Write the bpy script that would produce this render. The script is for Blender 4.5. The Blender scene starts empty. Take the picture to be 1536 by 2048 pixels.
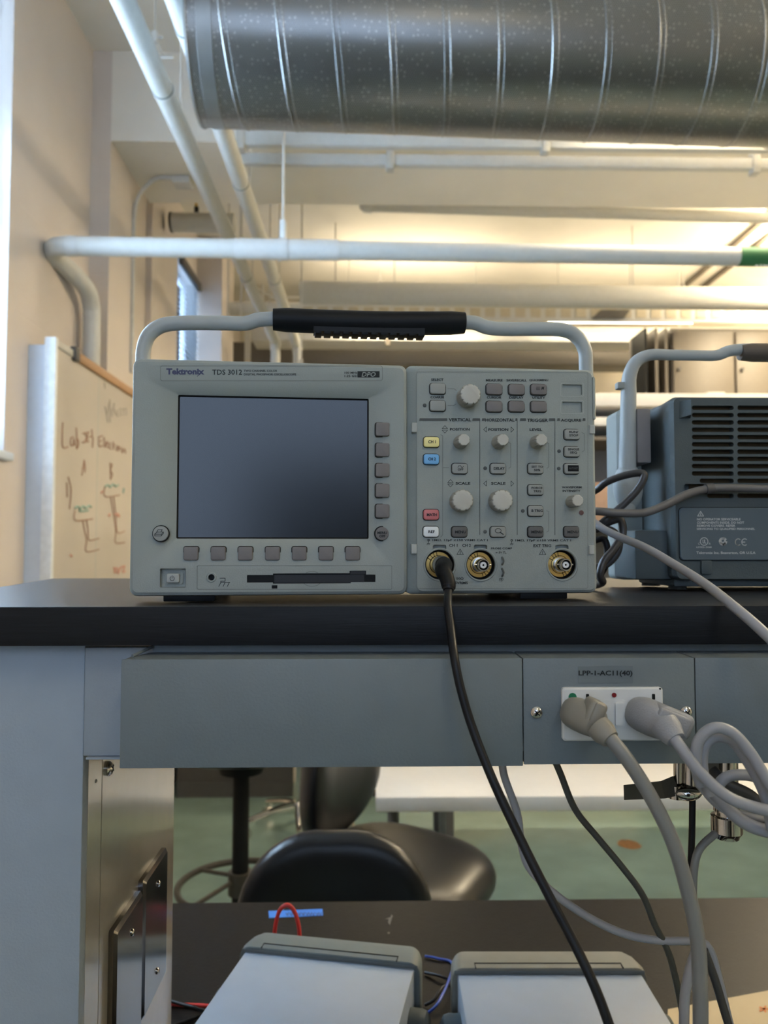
import bpy, bmesh, math, random
from mathutils import Vector, Matrix, Euler
random.seed(7)
SC = bpy.context.scene
COL = SC.collection
PI = math.pi
# ---------------------------------------------------------------- camera
ZC = 1.53
FPX = 1540.0
PITCH = math.radians(2.8)
YAW = math.radians(-1.2)
cam_d = bpy.data.cameras.new('camera')
cam = bpy.data.objects.new('camera', cam_d); COL.objects.link(cam)
cam_d.sensor_fit = 'HORIZONTAL'; cam_d.sensor_width = 26.0
cam_d.lens = 26.0 * FPX / 1536.0
cam_d.clip_start = 0.02; cam_d.clip_end = 60
cam.location = (0, 0, ZC)
cam.rotation_euler = (PI/2 + PITCH, 0, YAW)
cam_d.dof.use_dof = True; cam_d.dof.focus_distance = 0.60; cam_d.dof.aperture_fstop = 8.5
SC.camera = cam
RC = Euler((PI/2 + PITCH, 0, YAW)).to_matrix()
# ---------------------------------------------------------------- exposure, world
SC.view_settings.view_transform = 'Standard'
SC.view_settings.look = 'None'
SC.view_settings.gamma = 1.0
SC.view_settings.use_curve_mapping = False
SC.view_settings.exposure = 1.82
w = bpy.data.worlds.new('World'); SC.world = w; w.use_nodes = True
w.node_tree.nodes['Background'].inputs[0].default_value = (0.55, 0.72, 1.0, 1)
w.node_tree.nodes['Background'].inputs[1].default_value = 1.0

def area(name, loc, rot, sx, sy, energy, col):
    l = bpy.data.lights.new(name, 'AREA'); l.shape = 'RECTANGLE'; l.size = sx; l.size_y = sy
    l.energy = energy; l.color = col
    o = bpy.data.objects.new(name, l); COL.objects.link(o)
    o.location = loc; o.rotation_euler = rot
    return o
COOL = (0.66, 0.83, 1.0)
WARM = (1.0, 0.83, 0.57)
# daylight through the windows (each lamp fills one opening; the back window is added, unseen)
area('daylight_left', (-1.42, 1.86, ZC+1.22), (0, -PI/2, 0), 1.7, 1.6, 42, (0.60, 0.80, 1.0))
area('daylight_far_left', (-1.42, 5.37, ZC+0.9), (0, -PI/2, 0), 2.0, 0.56, 6, (0.62, 0.80, 1.0))
area('added_back_light', (-0.05, -2.95, ZC+0.75), (-PI/2, 0, 0), 2.2, 1.7, 50, (0.72, 0.86, 1.0))  # fills the added rear window, for cool light on the fronts
# warm ceiling lamps: (x, y) of each fixture, z is the fixture's lower side
# rows: x, y, underside z, power, runs along x?
LAMPS = [(3.05, 4.95, 3.58, 42, 0), (4.3, 6.3, 3.58, 45, 0), (3.0, 2.2, 3.58, 45, 0), (3.6, 0.0, 3.58, 14, 0), (0.8, -1.2, 3.58, 2.5, 0),  # all but the first are added to match the lighting
         (0.35, 5.95, 3.325, 7, 1), (2.0, 5.95, 3.325, 4, 1), (1.5, 3.0, 3.30, 8, 1)]  # hidden lamps added to brighten the far ceiling and the beam

# ---------------------------------------------------------------- pixel -> point on a real plane
def ray(px, py):
    return RC @ Vector((px - 768.0, 1024.0 - py, -FPX))
CAM = Vector((0, 0, ZC))
def P(px, py, Y=None, X=None, Z=None):
    d = ray(px, py)
    if Y is not None: t = Y / d.y
    elif X is not None: t = X / d.x
    else: t = (Z - ZC) / d.z
    return CAM + d * t

# ---------------------------------------------------------------- materials
MATS = {}
def mat(name, col, rough=0.5, metal=0.0, var=0.06, scale=40, bump=0.0, bscale=300, coat=0.0, spec=0.5, alpha=1, trans=0, emit=None, es=1, stretch=None):
    if name in MATS: return MATS[name]
    m = bpy.data.materials.new(name); m.use_nodes = True
    nt = m.node_tree; N = nt.nodes; L = nt.links
    b = N['Principled BSDF']
    b.inputs['Roughness'].default_value = rough
    b.inputs['Metallic'].default_value = metal
    b.inputs['Specular IOR Level'].default_value = spec
    b.inputs['Coat Weight'].default_value = coat
    b.inputs['Coat Roughness'].default_value = 0.12
    b.inputs['Transmission Weight'].default_value = trans
    tc = N.new('ShaderNodeTexCoord'); mp = N.new('ShaderNodeMapping')
    if stretch: mp.inputs['Scale'].default_value = stretch
    L.new(tc.outputs['Object'], mp.inputs['Vector'])
    nz = N.new('ShaderNodeTexNoise'); nz.inputs['Scale'].default_value = scale; nz.inputs['Detail'].default_value = 4
    L.new(mp.outputs[0], nz.inputs['Vector'])
    rp = N.new('ShaderNodeValToRGB')
    c = Vector(col)
    lo = c * (1 - var); hi = c * (1 + var)
    rp.color_ramp.elements[0].position = 0.3; rp.color_ramp.elements[1].position = 0.7
    rp.color_ramp.elements[0].color = (*lo, 1); rp.color_ramp.elements[1].color = (min(hi[0],1), min(hi[1],1), min(hi[2],1), 1)
    L.new(nz.outputs['Fac'], rp.inputs[0]); L.new(rp.outputs[0], b.inputs['Base Color'])
    if bump > 0:
        n2 = N.new('ShaderNodeTexNoise'); n2.inputs['Scale'].default_value = bscale; n2.inputs['Detail'].default_value = 2
        L.new(mp.outputs[0], n2.inputs['Vector'])
        bp = N.new('ShaderNodeBump'); bp.inputs['Strength'].default_value = bump; bp.inputs['Distance'].default_value = 0.002
        L.new(n2.outputs['Fac'], bp.inputs['Height']); L.new(bp.outputs[0], b.inputs['Normal'])
    if emit:
        b.inputs['Emission Color'].default_value = (*emit, 1); b.inputs['Emission Strength'].default_value = es
    MATS[name] = m
    return m

def wall_mat(name, col, block=True, bump=0.25):
    m = mat(name, col, rough=0.6, var=0.04, scale=3, spec=0.3)
    nt = m.node_tree; N = nt.nodes; L = nt.links
    if block:
        tc = N.new('ShaderNodeTexCoord'); sp = N.new('ShaderNodeSeparateXYZ'); cb = N.new('ShaderNodeCombineXYZ')
        L.new(tc.outputs['Object'], sp.inputs[0]); L.new(sp.outputs['Y'], cb.inputs['X']); L.new(sp.outputs['Z'], cb.inputs['Y'])
        br = N.new('ShaderNodeTexBrick'); br.inputs['Scale'].default_value = 1.0
        br.inputs['Brick Width'].default_value = 0.8; br.inputs['Row Height'].default_value = 0.4
        br.inputs['Mortar Size'].default_value = 0.004; br.inputs['Mortar Smooth'].default_value = 0.6
        br.inputs['Color1'].default_value = (1,1,1,1); br.inputs['Color2'].default_value = (1,1,1,1); br.inputs['Mortar'].default_value = (0,0,0,1)
        L.new(cb.outputs[0], br.inputs['Vector'])
        bp = N.new('ShaderNodeBump'); bp.inputs['Strength'].default_value = bump; bp.inputs['Distance'].default_value = 0.004
        L.new(br.outputs['Color'], bp.inputs['Height']); L.new(bp.outputs[0], N['Principled BSDF'].inputs['Normal'])
    return m

# ---------------------------------------------------------------- geometry collector
class G:
    def __init__(s): s.v = []; s.f = []
    def add(s, vs, fs):
        n = len(s.v); s.v += [Vector(x) for x in vs]; s.f += [tuple(i + n for i in f) for f in fs]; return s
    def box(s, x0, x1, y0, y1, z0, z1, M=None, bev=0.0, seg=2):
        vs = [Vector((x, y, z)) for x in (x0, x1) for y in (y0, y1) for z in (z0, z1)]
        fs = [(0,1,3,2),(4,6,7,5),(0,4,5,1),(2,3,7,6),(0,2,6,4),(1,5,7,3)]
        if bev > 0:
            bm = bmesh.new(); bv = [bm.verts.new(v) for v in vs]
            for f in fs: bm.faces.new([bv[i] for i in f])
            bmesh.ops.recalc_face_normals(bm, faces=bm.faces)
            bmesh.ops.bevel(bm, geom=list(bm.edges), offset=bev, segments=seg, profile=0.5, affect='EDGES')
            bm.verts.index_update()
            vs = [v.co.copy() for v in bm.verts]; fs = [tuple(v.index for v in f.verts) for f in bm.faces]; bm.free()
        if M is not None: vs = [M @ v for v in vs]
        return s.add(vs, fs)
    def hull8(s, vs):  # 8 corners in the order of box()
        return s.add(vs, [(0,1,3,2),(4,6,7,5),(0,4,5,1),(2,3,7,6),(0,2,6,4),(1,5,7,3)])
    def loft(s, loops, cap0=True, cap1=True, closed=False):
        n = len(loops[0]); vs = [p for l in loops for p in l]; fs = []
        for k in range(len(loops) - 1):
            for i in range(n):
                j = (i + 1) % n; fs.append((k*n+i, k*n+j, (k+1)*n+j, (k+1)*n+i))
        if closed:
            k = len(loops) - 1
            for i in range(n):
                j = (i + 1) % n; fs.append((k*n+i, k*n+j, j, i))
        else:
            if cap0: fs.append(tuple(range(n)))
            if cap1: fs.append(tuple((len(loops)-1)*n + i for i in range(n)))
        return s.add(vs, fs)
    def tube(s, pts, r, n=12, sub=8, smooth=True, cap=True, flat=None):
        pts = [Vector(p) for p in pts]
        rs = r if isinstance(r, (list, tuple)) else [r] * len(pts)
        if smooth and len(pts) > 2:
            q = []; qr = []
            for i in range(len(pts) - 1):
                p0 = pts[max(i-1, 0)]; p1 = pts[i]; p2 = pts[i+1]; p3 = pts[min(i+2, len(pts)-1)]
                for k in range(sub):
                    t = k / sub
                    q.append(0.5*((2*p1) + (p2-p0)*t + (2*p0-5*p1+4*p2-p3)*t*t + (3*p1-p0-3*p2+p3)*t**3))
                    qr.append(rs[i]*(1-t) + rs[i+1]*t)
            q.append(pts[-1]); qr.append(rs[-1]); pts = q; rs = qr
        T = [(pts[min(i+1, len(pts)-1)] - pts[max(i-1, 0)]).normalized() for i in range(len(pts))]
        up = Vector((0,0,1)) if abs(T[0].z) < 0.9 else Vector((1,0,0))
        a = T[0].cross(up).normalized(); loops = []
        for i, p in enumerate(pts):
            a = (a - T[i]*a.dot(T[i])).normalized(); b = T[i].cross(a)
            fx = 1.0; fy = flat if flat else 1.0
            k = 1.0
            if not smooth and 0 < i < len(pts)-1:
                d0 = (pts[i]-pts[i-1]).normalized(); k = 1.0/max(0.5, d0.dot(T[i]))
            loops.append([p + (a*math.cos(2*PI*j/n)*fx + b*math.sin(2*PI*j/n)*fy)*rs[i]*(k if smooth is False else 1) for j in range(n)])
        return s.loft(loops, cap, cap)
    def cyl(s, p0, p1, r0, r1=None, n=24, cap=True):
        p0 = Vector(p0); p1 = Vector(p1); r1 = r0 if r1 is None else r1
        t = (p1-p0).normalized(); a = t.orthogonal().normalized(); b = t.cross(a)
        return s.loft([[p + (a*math.cos(2*PI*j/n) + b*math.sin(2*PI*j/n))*r for j in range(n)] for p, r in ((p0, r0), (p1, r1))], cap, cap)
    def lathe(s, p, axis, prof, n=32, xdir=None, cap0=True, cap1=True, flute=None):
        # prof: (distance along axis, radius)
        p = Vector(p); t = Vector(axis).normalized()
        a = Vector(xdir).normalized() if xdir else t.orthogonal().normalized(); b = t.cross(a)
        loops = []
        for k, (h, r) in enumerate(prof):
            l = []
            for j in range(n):
                th = 2*PI*j/n; rr = r
                if flute and flute[0] <= k: rr = r * (1 - flute[2]*max(0.0, math.cos(flute[1]*th))**6)
                l.append(p + t*h + (a*math.cos(th) + b*math.sin(th))*rr)
            loops.append(l)
        return s.loft(loops, cap0, cap1)
    def sphere(s, c, r, sc=(1,1,1), n=16, M=None):
        c = Vector(c); loops = []
        for k in range(1, n):
            ph = PI*k/n
            loops.append([Vector((math.sin(ph)*math.cos(2*PI*j/(2*n))*sc[0], math.sin(ph)*math.sin(2*PI*j/(2*n))*sc[1], math.cos(ph)*sc[2]))*r for j in range(2*n)])
        if M is not None: loops = [[M @ v for v in l] for l in loops]
        return s.loft([[c + v for v in l] for l in loops])
    def xf(s, M):
        s.v = [M @ v for v in s.v]; return s

def rrect(u0, v0, u1, v1, r, n=5):
    r = max(1e-5, min(r, (u1-u0)/2 - 1e-6, (v1-v0)/2 - 1e-6)); out = []
    for cx, cy, a0 in ((u1-r, v1-r, 0), (u0+r, v1-r, PI/2), (u0+r, v0+r, PI), (u1-r, v0+r, 1.5*PI)):
        for k in range(n):
            a = a0 + (PI/2)*k/(n-1); out.append((cx + r*math.cos(a), cy + r*math.sin(a)))
    return out
def RL(u0, v0, u1, v1, r, w, n=5):      # a rounded rectangle loop in the x-z plane at depth y = w
    return [Vector((a, w, b)) for a, b in rrect(u0, v0, u1, v1, r, n)]

def link(name, g, m, parent=None, M=None, smooth=35):
    me = bpy.data.meshes.new(name); vs = g.v
    if M is not None: vs = [M @ v for v in vs]
    elif parent is not None and parent.name in INV: vs = [INV[parent.name] @ v for v in vs]
    me.from_pydata([tuple(v) for v in vs], [], g.f)
    bm = bmesh.new(); bm.from_mesh(me); bmesh.ops.recalc_face_normals(bm, faces=bm.faces); bm.to_mesh(me); bm.free()
    me.update()
    me.polygons.foreach_set('use_smooth', [True]*len(me.polygons))
    me.set_sharp_from_angle(angle=math.radians(smooth))
    o = bpy.data.objects.new(name, me); COL.objects.link(o)
    me.materials.append(m)
    if parent is not None:
        o.parent = parent
        if parent.name in INV: INV[o.name] = INV[parent.name]
    return o
INV = {}      # world -> local matrix of every thing that is an Empty (used for parts given in world space)
def thing(name, label, cat, loc=(0,0,0), rot=0, group=None, local=False):
    o = bpy.data.objects.new(name, None); COL.objects.link(o)
    o.empty_display_size = 0.02
    o.location = loc; o.rotation_euler = (0, 0, rot); o['label'] = label; o['category'] = cat
    if group: o['group'] = group
    if not local: INV[o.name] = (Matrix.Translation(Vector(loc)) @ Matrix.Rotation(rot, 4, 'Z')).inverted()
    return o
def tag(o, label, cat, group=None, kind=None):
    o['label'] = label; o['category'] = cat
    if group: o['group'] = group
    if kind: o['kind'] = kind
    return o
def struct(name, g, m):
    o = link(name, g, m); o['kind'] = 'structure'; return o
def cut(o, g, name='cutter'):
    # carve the shape g (same space as o's mesh) out of o
    c = link(name, g, list(MATS.values())[0])
    md = o.modifiers.new('b', 'BOOLEAN'); md.operation = 'DIFFERENCE'; md.object = c; md.solver = 'EXACT'
    c.matrix_world = o.matrix_world
    bpy.context.view_layer.update()
    c.matrix_world = o.matrix_world
    bpy.context.view_layer.update()
    dg = bpy.context.evaluated_depsgraph_get()
    me = bpy.data.meshes.new_from_object(o.evaluated_get(dg))
    o.modifiers.clear(); old = o.data; o.data = me; bpy.data.meshes.remove(old)
    if not me.materials: me.materials.append(MATS['x'])
    cm = c.data; bpy.data.objects.remove(c); bpy.data.meshes.remove(cm)
    me.polygons.foreach_set('use_smooth', [True]*len(me.polygons)); me.set_sharp_from_angle(angle=math.radians(30))

_tc = {}
def text_geo(s, bold, shear):
    k = (s, bold, shear)
    if k in _tc: return _tc[k]
    cu = bpy.data.curves.new('t', 'FONT'); cu.body = s; cu.size = 1; cu.offset = bold; cu.shear = shear; cu.resolution_u = 2
    o = bpy.data.objects.new('t', cu); COL.objects.link(o); bpy.context.view_layer.update()
    me = bpy.data.meshes.new_from_object(o.evaluated_get(bpy.context.evaluated_depsgraph_get()))
    vs = [v.co.copy() for v in me.vertices]; fs = [tuple(p.vertices) for p in me.polygons]
    bpy.data.objects.remove(o); bpy.data.curves.remove(cu); bpy.data.meshes.remove(me)
    x0 = min(v.x for v in vs); x1 = max(v.x for v in vs); y0 = min(v.y for v in vs); y1 = max(v.y for v in vs)
    vs = [((v.x-x0)/(x1-x0), (v.y-y0)/(y1-y0)) for v in vs]
    _tc[k] = (vs, fs); return _tc[k]
def text(g, s, f, a0, b0, a1, b1, bold=0.0, shear=0.0):
    # f maps (a, b) to a point; the text fills the box a0..a1, b0 (top) .. b1 (bottom)
    vs, fs = text_geo(s, bold, shear)
    g.add([f(a0 + (a1-a0)*x, b1 + (b0-b1)*y) for x, y in vs], fs)
def line(g, f, pts, wd, closed=False):
    # thin flat line in the (a, b) plane
    n = len(pts); P2 = [Vector(p) for p in pts]
    segs = range(n if closed else n-1)
    for i in segs:
        a = P2[i]; b = P2[(i+1) % n]; d = (b-a)
        if d.length < 1e-9: continue
        d.normalize(); q = Vector((-d.y, d.x))*wd/2; a2 = a - d*wd/2; b2 = b + d*wd/2
        g.add([f(*(a2+q)), f(*(b2+q)), f(*(b2-q)), f(*(a2-q))], [(0,1,2,3)])

# ---------------------------------------------------------------- palette
mat('x', (0.5,0.5,0.5))
m_case   = mat('case_plastic', (0.270,0.303,0.292), rough=0.55, var=0.03, scale=25, bump=0.12, bscale=900, spec=0.35)
m_caselt = mat('case_plastic_light', (0.36,0.385,0.37), rough=0.5, var=0.03, spec=0.35)
m_key    = mat('key_light', (0.28,0.295,0.28), rough=0.5, var=0.02, spec=0.35)
m_keydk  = mat('key_mauve', (0.165,0.155,0.152), rough=0.5, var=0.02, spec=0.35)
m_keymn  = mat('key_menu', (0.115,0.112,0.108), rough=0.5, var=0.02, spec=0.35)
m_yel    = mat('key_yellow', (0.80,0.72,0.30), rough=0.45, var=0.02)
m_blu    = mat('key_blue', (0.16,0.42,0.75), rough=0.45, var=0.02)
m_red    = mat('key_red', (0.55,0.16,0.16), rough=0.45, var=0.02)
m_wht    = mat('key_white', (0.72,0.76,0.78), rough=0.45, var=0.02)
m_knob   = mat('knob_plastic', (0.45,0.45,0.41), rough=0.5, var=0.03, spec=0.35)
m_knobs  = mat('knob_side', (0.30,0.30,0.27), rough=0.55, var=0.03, spec=0.3)
m_ink    = mat('print_ink', (0.018,0.022,0.024), rough=0.6, var=0.02, spec=0.2)
m_inkg   = mat('print_grey', (0.09,0.10,0.10), rough=0.6, var=0.02, spec=0.2)
m_line   = mat('groove_line', (0.15,0.165,0.16), rough=0.7, var=0.02, spec=0.2)
m_navy   = mat('logo_navy', (0.018,0.020,0.075), rough=0.5, var=0.02)
m_black  = mat('black_gap', (0.006,0.007,0.008), rough=0.6, var=0.02, spec=0.2)
m_screen = mat('screen_glass', (0.006,0.009,0.013), rough=0.23, var=0.05, scale=14, spec=0.55)
m_gold   = mat('gold_plate', (0.62,0.43,0.15), rough=0.28, metal=0.85, var=0.05, scale=60)
m_nickel = mat('nickel', (0.60,0.58,0.55), rough=0.18, metal=1.0, var=0.04)
m_ptfe   = mat('white_insulator', (0.72,0.74,0.76), rough=0.4, var=0.02)
m_rubber = mat('rubber_grip', (0.0035,0.005,0.007), rough=0.5, var=0.1, spec=0.2)
m_handle = mat('handle_plastic', (0.33,0.365,0.37), rough=0.45, var=0.03, spec=0.4)
m_shell  = mat('shell_blue_grey', (0.064,0.083,0.090), rough=0.6, var=0.05, bump=0.15, bscale=700, spec=0.35)
m_vent   = mat('vent_inside', (0.055,0.040,0.022), rough=0.8, var=0.3, spec=0.1)
m_gripbr = mat('grip_brown', (0.085,0.068,0.055), rough=0.55, var=0.08)
m_prwh   = mat('print_white', (0.50,0.52,0.52), rough=0.6, var=0.02)
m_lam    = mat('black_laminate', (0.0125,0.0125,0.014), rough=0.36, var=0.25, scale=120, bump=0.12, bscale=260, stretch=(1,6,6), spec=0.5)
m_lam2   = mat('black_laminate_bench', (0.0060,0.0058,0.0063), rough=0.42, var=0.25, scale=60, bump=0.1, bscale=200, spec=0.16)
m_lame   = mat('black_laminate_edge', (0.0055,0.0070,0.0095), rough=0.5, var=0.25, scale=90, bump=0.08, bscale=160, stretch=(0.3,4,6), spec=0.22)
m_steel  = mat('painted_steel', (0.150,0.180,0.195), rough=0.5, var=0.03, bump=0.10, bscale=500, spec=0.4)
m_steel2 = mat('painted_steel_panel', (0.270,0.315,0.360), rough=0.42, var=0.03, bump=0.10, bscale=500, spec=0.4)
m_gloss  = mat('glossy_enamel', (0.42,0.37,0.305), rough=0.12, var=0.03, bump=0.03, bscale=60, coat=0.6, spec=0.6)
m_stain  = mat('stainless', (0.30,0.285,0.27), rough=0.16, metal=1.0, var=0.04, scale=80, stretch=(1,1,0.1))
m_chrome = mat('chrome', (0.62,0.60,0.58), rough=0.10, metal=1.0, var=0.06)
m_outl   = mat('outlet_white', (0.66,0.67,0.66), rough=0.35, var=0.02)
m_plugg  = mat('plug_beige_grey', (0.24,0.225,0.19), rough=0.5, var=0.04)
m_plugl  = mat('plug_light_grey', (0.28,0.285,0.30), rough=0.5, var=0.04, bump=0.2, bscale=900)
m_cordg  = mat('cord_grey', (0.20,0.20,0.19), rough=0.42, var=0.05)
m_cordl  = mat('cord_light_grey', (0.30,0.305,0.325), rough=0.42, var=0.05)
m_cordd  = mat('cord_dark_grey', (0.045,0.043,0.042), rough=0.4, var=0.05)
m_cordb  = mat('cord_black', (0.005,0.006,0.008), rough=0.45, var=0.05, spec=0.3)
m_cordo  = mat('cord_olive', (0.055,0.055,0.045), rough=0.45, var=0.05)
m_wred   = mat('wire_red', (0.60,0.03,0.025), rough=0.4, var=0.05)
m_wblue  = mat('wire_blue', (0.03,0.08,0.40), rough=0.4, var=0.05)
m_vinyl  = mat('black_vinyl', (0.0055,0.0065,0.009), rough=0.33, var=0.1, bump=0.12, bscale=180, spec=0.5)
m_bumper = mat('bumper_grey', (0.125,0.150,0.150), rough=0.55, var=0.05, bump=0.1, bscale=600)
m_bumpbr = mat('bumper_taupe', (0.185,0.180,0.150), rough=0.55, var=0.05, bump=0.1, bscale=600)
m_boxtop = mat('instrument_cover', (0.33,0.39,0.47), rough=0.42, var=0.02, bump=0.06, bscale=900)
m_tape   = mat('blue_tape', (0.035,0.18,0.60), rough=0.6, var=0.05)
m_paper  = mat('tan_paper', (0.44,0.33,0.18), rough=0.6, var=0.05, scale=12)
m_orange = mat('print_orange', (0.55,0.16,0.03), rough=0.6)
m_board  = mat('whiteboard_enamel', (0.60,0.55,0.50), rough=0.30, var=0.02, scale=4, coat=0.0)
m_boardf = mat('whiteboard_frame', (0.66,0.74,0.86), rough=0.4, var=0.02)
m_oak    = mat('oak_rail', (0.42,0.24,0.12), rough=0.5, var=0.12, scale=20, stretch=(1,0.1,1))
m_mkbr   = mat('marker_brown', (0.36,0.20,0.14), rough=0.6)
m_mkbk   = mat('marker_faded_grey', (0.42,0.39,0.34), rough=0.6)
m_mktl   = mat('marker_teal', (0.26,0.44,0.40), rough=0.6)
m_mkrd   = mat('marker_pink', (0.64,0.34,0.27), rough=0.6)
m_pipe   = mat('painted_pipe', (0.60,0.60,0.58), rough=0.4, var=0.03, spec=0.4)
m_pipe2  = mat('insulated_pipe', (0.56,0.56,0.53), rough=0.55, var=0.03)
m_green  = mat('green_band', (0.03,0.16,0.06), rough=0.5)
m_rod    = mat('painted_rod', (0.55,0.54,0.51), rough=0.5)
m_white  = mat('white_furniture', (0.62,0.585,0.53), rough=0.35, var=0.02)
m_cab    = mat('beige_cabinet', (0.13,0.11,0.085), rough=0.5, var=0.04)
m_dark   = mat('dark_metal', (0.09,0.085,0.08), rough=0.5, var=0.06)
m_tan    = mat('foot_ring_tan', (0.05,0.045,0.035), rough=0.5, var=0.1)
m_glass  = mat('window_glass', (0.9,0.95,1.0), rough=0.02, trans=1.0, var=0.0)
m_blind  = mat('blind_slat', (0.55,0.58,0.60), rough=0.5)
_nt = m_blind.node_tree; _tr = _nt.nodes.new('ShaderNodeBsdfTranslucent'); _mx = _nt.nodes.new('ShaderNodeMixShader'); _tr.inputs[0].default_value = (.75,.82,.9,1)
_mx.inputs[0].default_value = .55; _nt.links.new(_nt.nodes['Principled BSDF'].outputs[0], _mx.inputs[1]); _nt.links.new(_tr.outputs[0], _mx.inputs[2]); _nt.links.new(_mx.outputs[0], _nt.nodes['Material Output'].inputs[0])
m_wall   = wall_mat('painted_block', (0.66,0.595,0.55))
m_ceil   = wall_mat('painted_concrete', (0.80,0.77,0.71), block=False)
m_floor  = mat('green_floor', (0.20,0.285,0.255), rough=0.25, var=0.10, scale=5, bump=0.05, bscale=8, spec=0.5)
# ================================================================ THE ROOM
XW = -1.287     # near left wall
XP = -1.197     # pilaster face
XR, YB, YF, ZT = 5.2, -3.0, 7.6, ZC + 2.33
g = G().box(-1.6, XR+.2, YB-.2, YF+.2, -0.1, 0); struct('floor', g, m_floor)
g = G().box(-1.6, XR+.2, YB-.2, YF+.2, ZT, ZT+0.1); struct('ceiling', g, m_ceil)
# left wall with two window openings
g = G()
wy0, wy1, wz0, wz1 = 0.95, 2.735, ZC+0.345, ZC+2.1
vy0, vy1, vz0, vz1 = 5.08, 5.66, 0.9, ZC+1.96
g.box(-1.42, XW, YB, wy0, 0, ZT); g.box(-1.42, XW, wy0, wy1, 0, wz0); g.box(-1.42, XW, wy0, wy1, wz1, ZT)
g.box(-1.42, XW, wy1, 3.52, 0, ZT)
g.box(-1.42, -1.27, 3.9, vy0, 0, ZT); g.box(-1.42, -1.27, vy0, vy1, 0, vz0); g.box(-1.42, -1.27, vy0, vy1, vz1, ZT)
g.box(-1.42, -1.27, vy1, YF, 0, ZT)
struct('wall_left', g, m_wall)
g = G().box(-1.42, XP, 3.52, 3.9, 0, ZT); g.box(-1.42, -1.235, 4.35, 4.62, 0, ZT)
struct('trim_1', g, m_wall)
g = G().box(-1.42, -1.086, 5.66, 6.15, 0, ZT); struct('trim_2', g, m_wall)
g = G().box(XP, XR, 3.52, 4.16, ZC+1.90, ZT); struct('trim_3', g, m_ceil)          # concrete beam
g = G().box(-1.6, XR+.2, YF, YF+.12, 0, ZT); struct('wall_far', g, wall_mat('far_wall', (0.60,0.55,0.46), False))
g = G().box(XR, XR+.12, YB, YF, 0, ZT); struct('wall_right', g, wall_mat('right_wall', (0.60,0.55,0.46), False))
g = G()
bx0, bx1, bz0, bz1 = -1.25, 0.05, ZC-0.35, ZC+1.85
bx0, bx1 = -1.15, 1.05
g.box(-1.6, bx0, YB-.12, YB, 0, ZT); g.box(bx1, XR+.2, YB-.12, YB, 0, ZT); g.box(bx0, bx1, YB-.12, YB, 0, bz0); g.box(bx0, bx1, YB-.12, YB, bz1, ZT)
struct('wall_back', g, wall_mat('back_wall', (0.42,0.42,0.41), False))
# windows
def window(name, x, y0, y1, z0, z1, fw=0.03):
    g = G()
    for a, b, c, d in ((y0, y1, z0, z0+fw), (y0, y1, z1-fw, z1), (y0, y0+fw, z0, z1), (y1-fw, y1, z0, z1), (y0, y1, (z0+z1)/2-.01, (z0+z1)/2+.01)):
        g.box(x-.02, x+.02, a, b, c, d)
    o = struct(name, g, m_boardf)
    p = link('window_pane', G().box(x-.003, x+.003, y0+fw, y1-fw, z0+fw, z1-fw), m_glass, o)
    return o
window('window_1', -1.37, wy0, wy1, wz0, wz1)
window('window_2', -1.37, vy0, vy1, vz0, vz1)
# blinds in the two openings
g = G()
n = 75
for i in range(n):
    z = vz1 - 0.07 - i*(vz1-vz0-0.1)/n
    M = Matrix.Translation((-1.262, 0, z)) @ Matrix.Rotation(math.radians(35), 4, 'Y')
    g.box(-.015, .015, vy0+.01, vy1-.01, -.0008, .0008, M)
r = thing('window_blind', 'slatted venetian blind in the small far window on the left wall', 'blind', (-1.262, 5.3, vz0))
link('slats', g, m_blind, r); link('head_rail', G().box(-1.268, -1.235, vy0+.005, vy1-.005, vz1-.05, vz1+.01, bev=.004), m_dark, r)
r = thing('roller_blind', 'rolled white shade edge in the bright near window, far left', 'blind', (-1.30, wy1-.05, wz0))
link('shade', G().box(-1.345, -1.340, wy0+.02, wy1-.06, wz1-.55, wz1-.03), m_boardf, r)
link('bottom_bar', G().box(-1.35, -1.335, wy0+.02, wy1-.06, wz1-.565, wz1-.55, bev=.003), m_boardf, r)
g = G().box(-1.42, -1.262, wy0-.03, wy1+.03, wz0-.03, wz0, bev=.006); struct('trim_4', g, m_boardf)
# added window frame, unseen behind the camera, for the cool front light
o = struct('added_window', G().box(bx0, bx1, YB-.07, YB-.03, bz0, bz0+.04).box(bx0, bx1, YB-.07, YB-.03, bz1-.04, bz1).box(bx0, bx0+.04, YB-.07, YB-.03, bz0, bz1).box(bx1-.04, bx1, YB-.07, YB-.03, bz0, bz1), m_boardf)

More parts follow.
